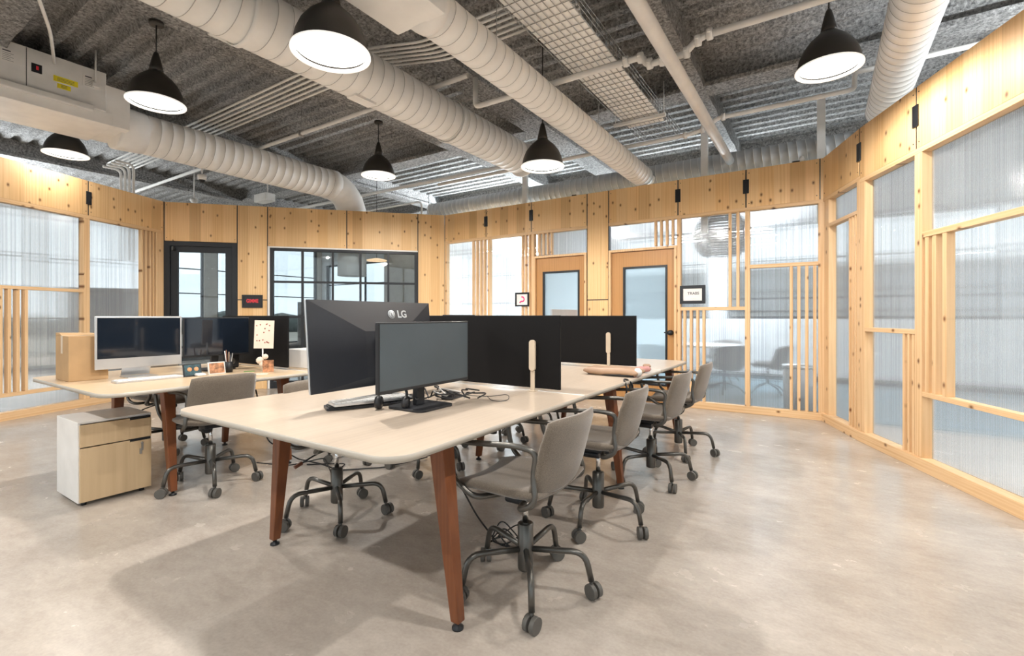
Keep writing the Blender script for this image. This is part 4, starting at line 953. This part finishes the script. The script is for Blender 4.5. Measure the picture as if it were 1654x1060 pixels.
# ------------------------------------------------------------------ signs
def sign(label, wallp, ang, u, z, w_, h_, face, cardw=None, out=-.004):
    p = Vector((wallp[0] + u * cos(ang), wallp[1] + u * sin(ang), z)); t = thing('framed_sign', label, 'sign', p, ang)
    e = .028 if cardw is None else cardw
    m = MB(); a, b_ = w_ / 2, h_ / 2; y0, y1 = -.022 + out, out
    m.box(-a, a, y0, y1, b_ - e, b_); m.box(-a, a, y0, y1, -b_, -b_ + e); m.box(-a, -a + e, y0, y1, -b_ + e, b_ - e); m.box(a - e, a, y0, y1, -b_ + e, b_ - e); m.build('frame', M['black'], t, .002)
    MB().box(-a + e, a - e, -.012 + out, y1, -b_ + e, b_ - e).build('sign_face', M[face], t); return t
s1 = sign('black sign with red lettering on the wood column right of the black door', AWP[0], AWA, 1.33, 1.505, .32, .22, 'black')
text('lettering', 'GIMME', .085, M['red'], s1, (0, -.0175, .005), ext=.0008, bold=.003, sx=.72)
s2 = sign('black framed sign with a pink hooked symbol beside the smaller oak door', (-5.91, 6.79), 0, 1.71, 1.53, .27, .235, 'paper', out=-.001)
MB().tube([(-.045, 0, -.055), (-.02, 0, -.03), (.03, 0, -.03), (.045, 0, .0), (.03, 0, .04), (-.01, 0, .045)], .011, 8, .03).xf(Matrix.Translation((0, -.017, 0)) @ Matrix.Diagonal((1, .1, 1, 1))).build('symbol', M['pink'], s2)
s3_ = sign('black framed sign with dark lettering right of the oak door with a knob', (-5.91, 6.79), 0, 4.44, 1.545, .33, .25, 'paper', .042, out=-.001)
text('lettering', 'TRABS', .052, M['ink'], s3_, (.01, -.0145, .015), bold=.001); text('small_lettering', '— — —', .02, M['ink'], s3_, (.01, -.0145, -.05))

# ------------------------------------------------------------------ furniture seen through the panels
def shell_chair(label, x, y, a):
    t = thing('shell_chair', label, 'chair', (x, y, .012), R(a), group='grey shell chairs in the meeting room')
    m = MB(); m.pad(lambda u, v: (.27 * u, .22 * v, .44 + .05 * u * u), .06, 14, 10)
    m.pad(lambda u, v: (.29 * sin(u * 1.5), -.02 - .23 * cos(u * 1.5) - .05 * (v + 1), .58 + .20 * v * (1 - .25 * abs(u) ** 2)), .04, 18, 10); m.build('seat_shell', M['fabg'], t)
    MB().cyl((0, 0, .15), (0, 0, .42), .02, 10).build('column', M['gum'], t)
    for k in range(4): q = R(45 + 90 * k); MB().tube([(0, 0, .17), (.22 * cos(q), .22 * sin(q), .10), (.30 * cos(q), .30 * sin(q), .01)], .012, 8, .06).build('base_leg', M['gum'], t)
for lab, x, y, a in (('grey shell chair nearest the panels in the meeting room', -1.32, 8.35, 50), ('grey shell chair at the right of the meeting table', -.72, 8.65, 90), ('grey shell chair behind the meeting table', -1.55, 9.75, 170), ('grey shell chair at the left of the meeting table', -2.3, 8.1, -10)): shell_chair(lab, x, y, a)
t = thing('meeting_table', 'round white table in the meeting room behind the panels', 'table', (-1.75, 9.0, .012)); MB().lathe([(.0001, .71), (.60, .71), (.62, .72), (.62, .735), (.0001, .74)], 40).build('tabletop', M['white'], t); MB().lathe([(.0001, 0), (.26, 0), (.26, .015), (.03, .04), (.03, .71), (.0001, .71)], 28).build('pedestal', M['gum'], t)
t = thing('waste_bin', 'grey cylindrical bin in the meeting room corner behind the slats', 'bin', (-.25, 7.3, .012)); MB().lathe([(.0001, 0), (.17, 0), (.18, .55), (.16, .56), (.0001, .56)], 28).build('bin_body', M['greywall'], t); MB().lathe([(.16, .56), (.19, .56), (.19, .60), (.0001, .61)], 28).build('bin_lid', M['alu'], t)
def highback(label, x, y, a, w_=.9, h_=1.35, mat='fabg'):
    t = thing('highback_sofa', label, 'sofa', (x, y, 0), R(a)); MB().pad(lambda u, v: (w_ / 2 * u, -.3, h_ / 2 + .05 + (h_ / 2 - .05) * v), .12, 16, 16).build('backrest', M[mat], t)
    MB().pad(lambda u, v: (w_ / 2 * .95 * u, .28 * v, .40), .16, 12, 10).build('seat', M[mat], t)
    for s in (-1, 1):
        MB().pad(lambda u, v: (s * w_ / 2, -.02 + .3 * u, .48 + .2 * v), .06, 10, 8).build('side', M[mat], t)
        for q in (-.25, .25): MB().cyl((s * w_ * .42, q, 0), (s * w_ * .42, q, .33), .018, 8).build('leg', M['black'], t)
highback('tall grey felt lounge chair seen through the steel window', -8.9, 5.9, 215, .55, 1.55)
highback('tall grey sofa seen blurred through the left polycarbonate', -10.3, 3.1, 250, 1.1, 1.75)
t = thing('lounge_armchair', 'tan leather armchair seen through the steel window beside the logo monitor', 'chair', (-8.0, 6.3, 0), R(200))
MB().pad(lambda u, v: (.3 * u, -.25 - .05 * v, .62 + .25 * v), .09, 12, 10).build('backrest', M['tan'], t); MB().pad(lambda u, v: (.3 * u, .25 * v, .4), .1, 12, 10).build('seat', M['tan'], t)
for s in (-1, 1):
    for q in (-.2, .2): MB().cyl((s * .25, q, 0), (s * .25, q, .37), .015, 8).build('leg', M['black'], t)
# added fill lights for the rooms beyond
strip(2.9, 5.0, 2.85, 'added fill strip light in the corridor right of the slatted wall', 1.6, .3)
strip(-1.6, 9.9, 2.8, 'added fill strip light at the back of the meeting room', 1.6, .22)
strip(-12.6, 1.6, 2.5, 'added fill strip light beyond the left polycarbonate wall', 1.6, .3)
strip(-6.0, 9.7, 2.8, 'added fill strip light in the lounge behind the steel window', 1.6, .7)
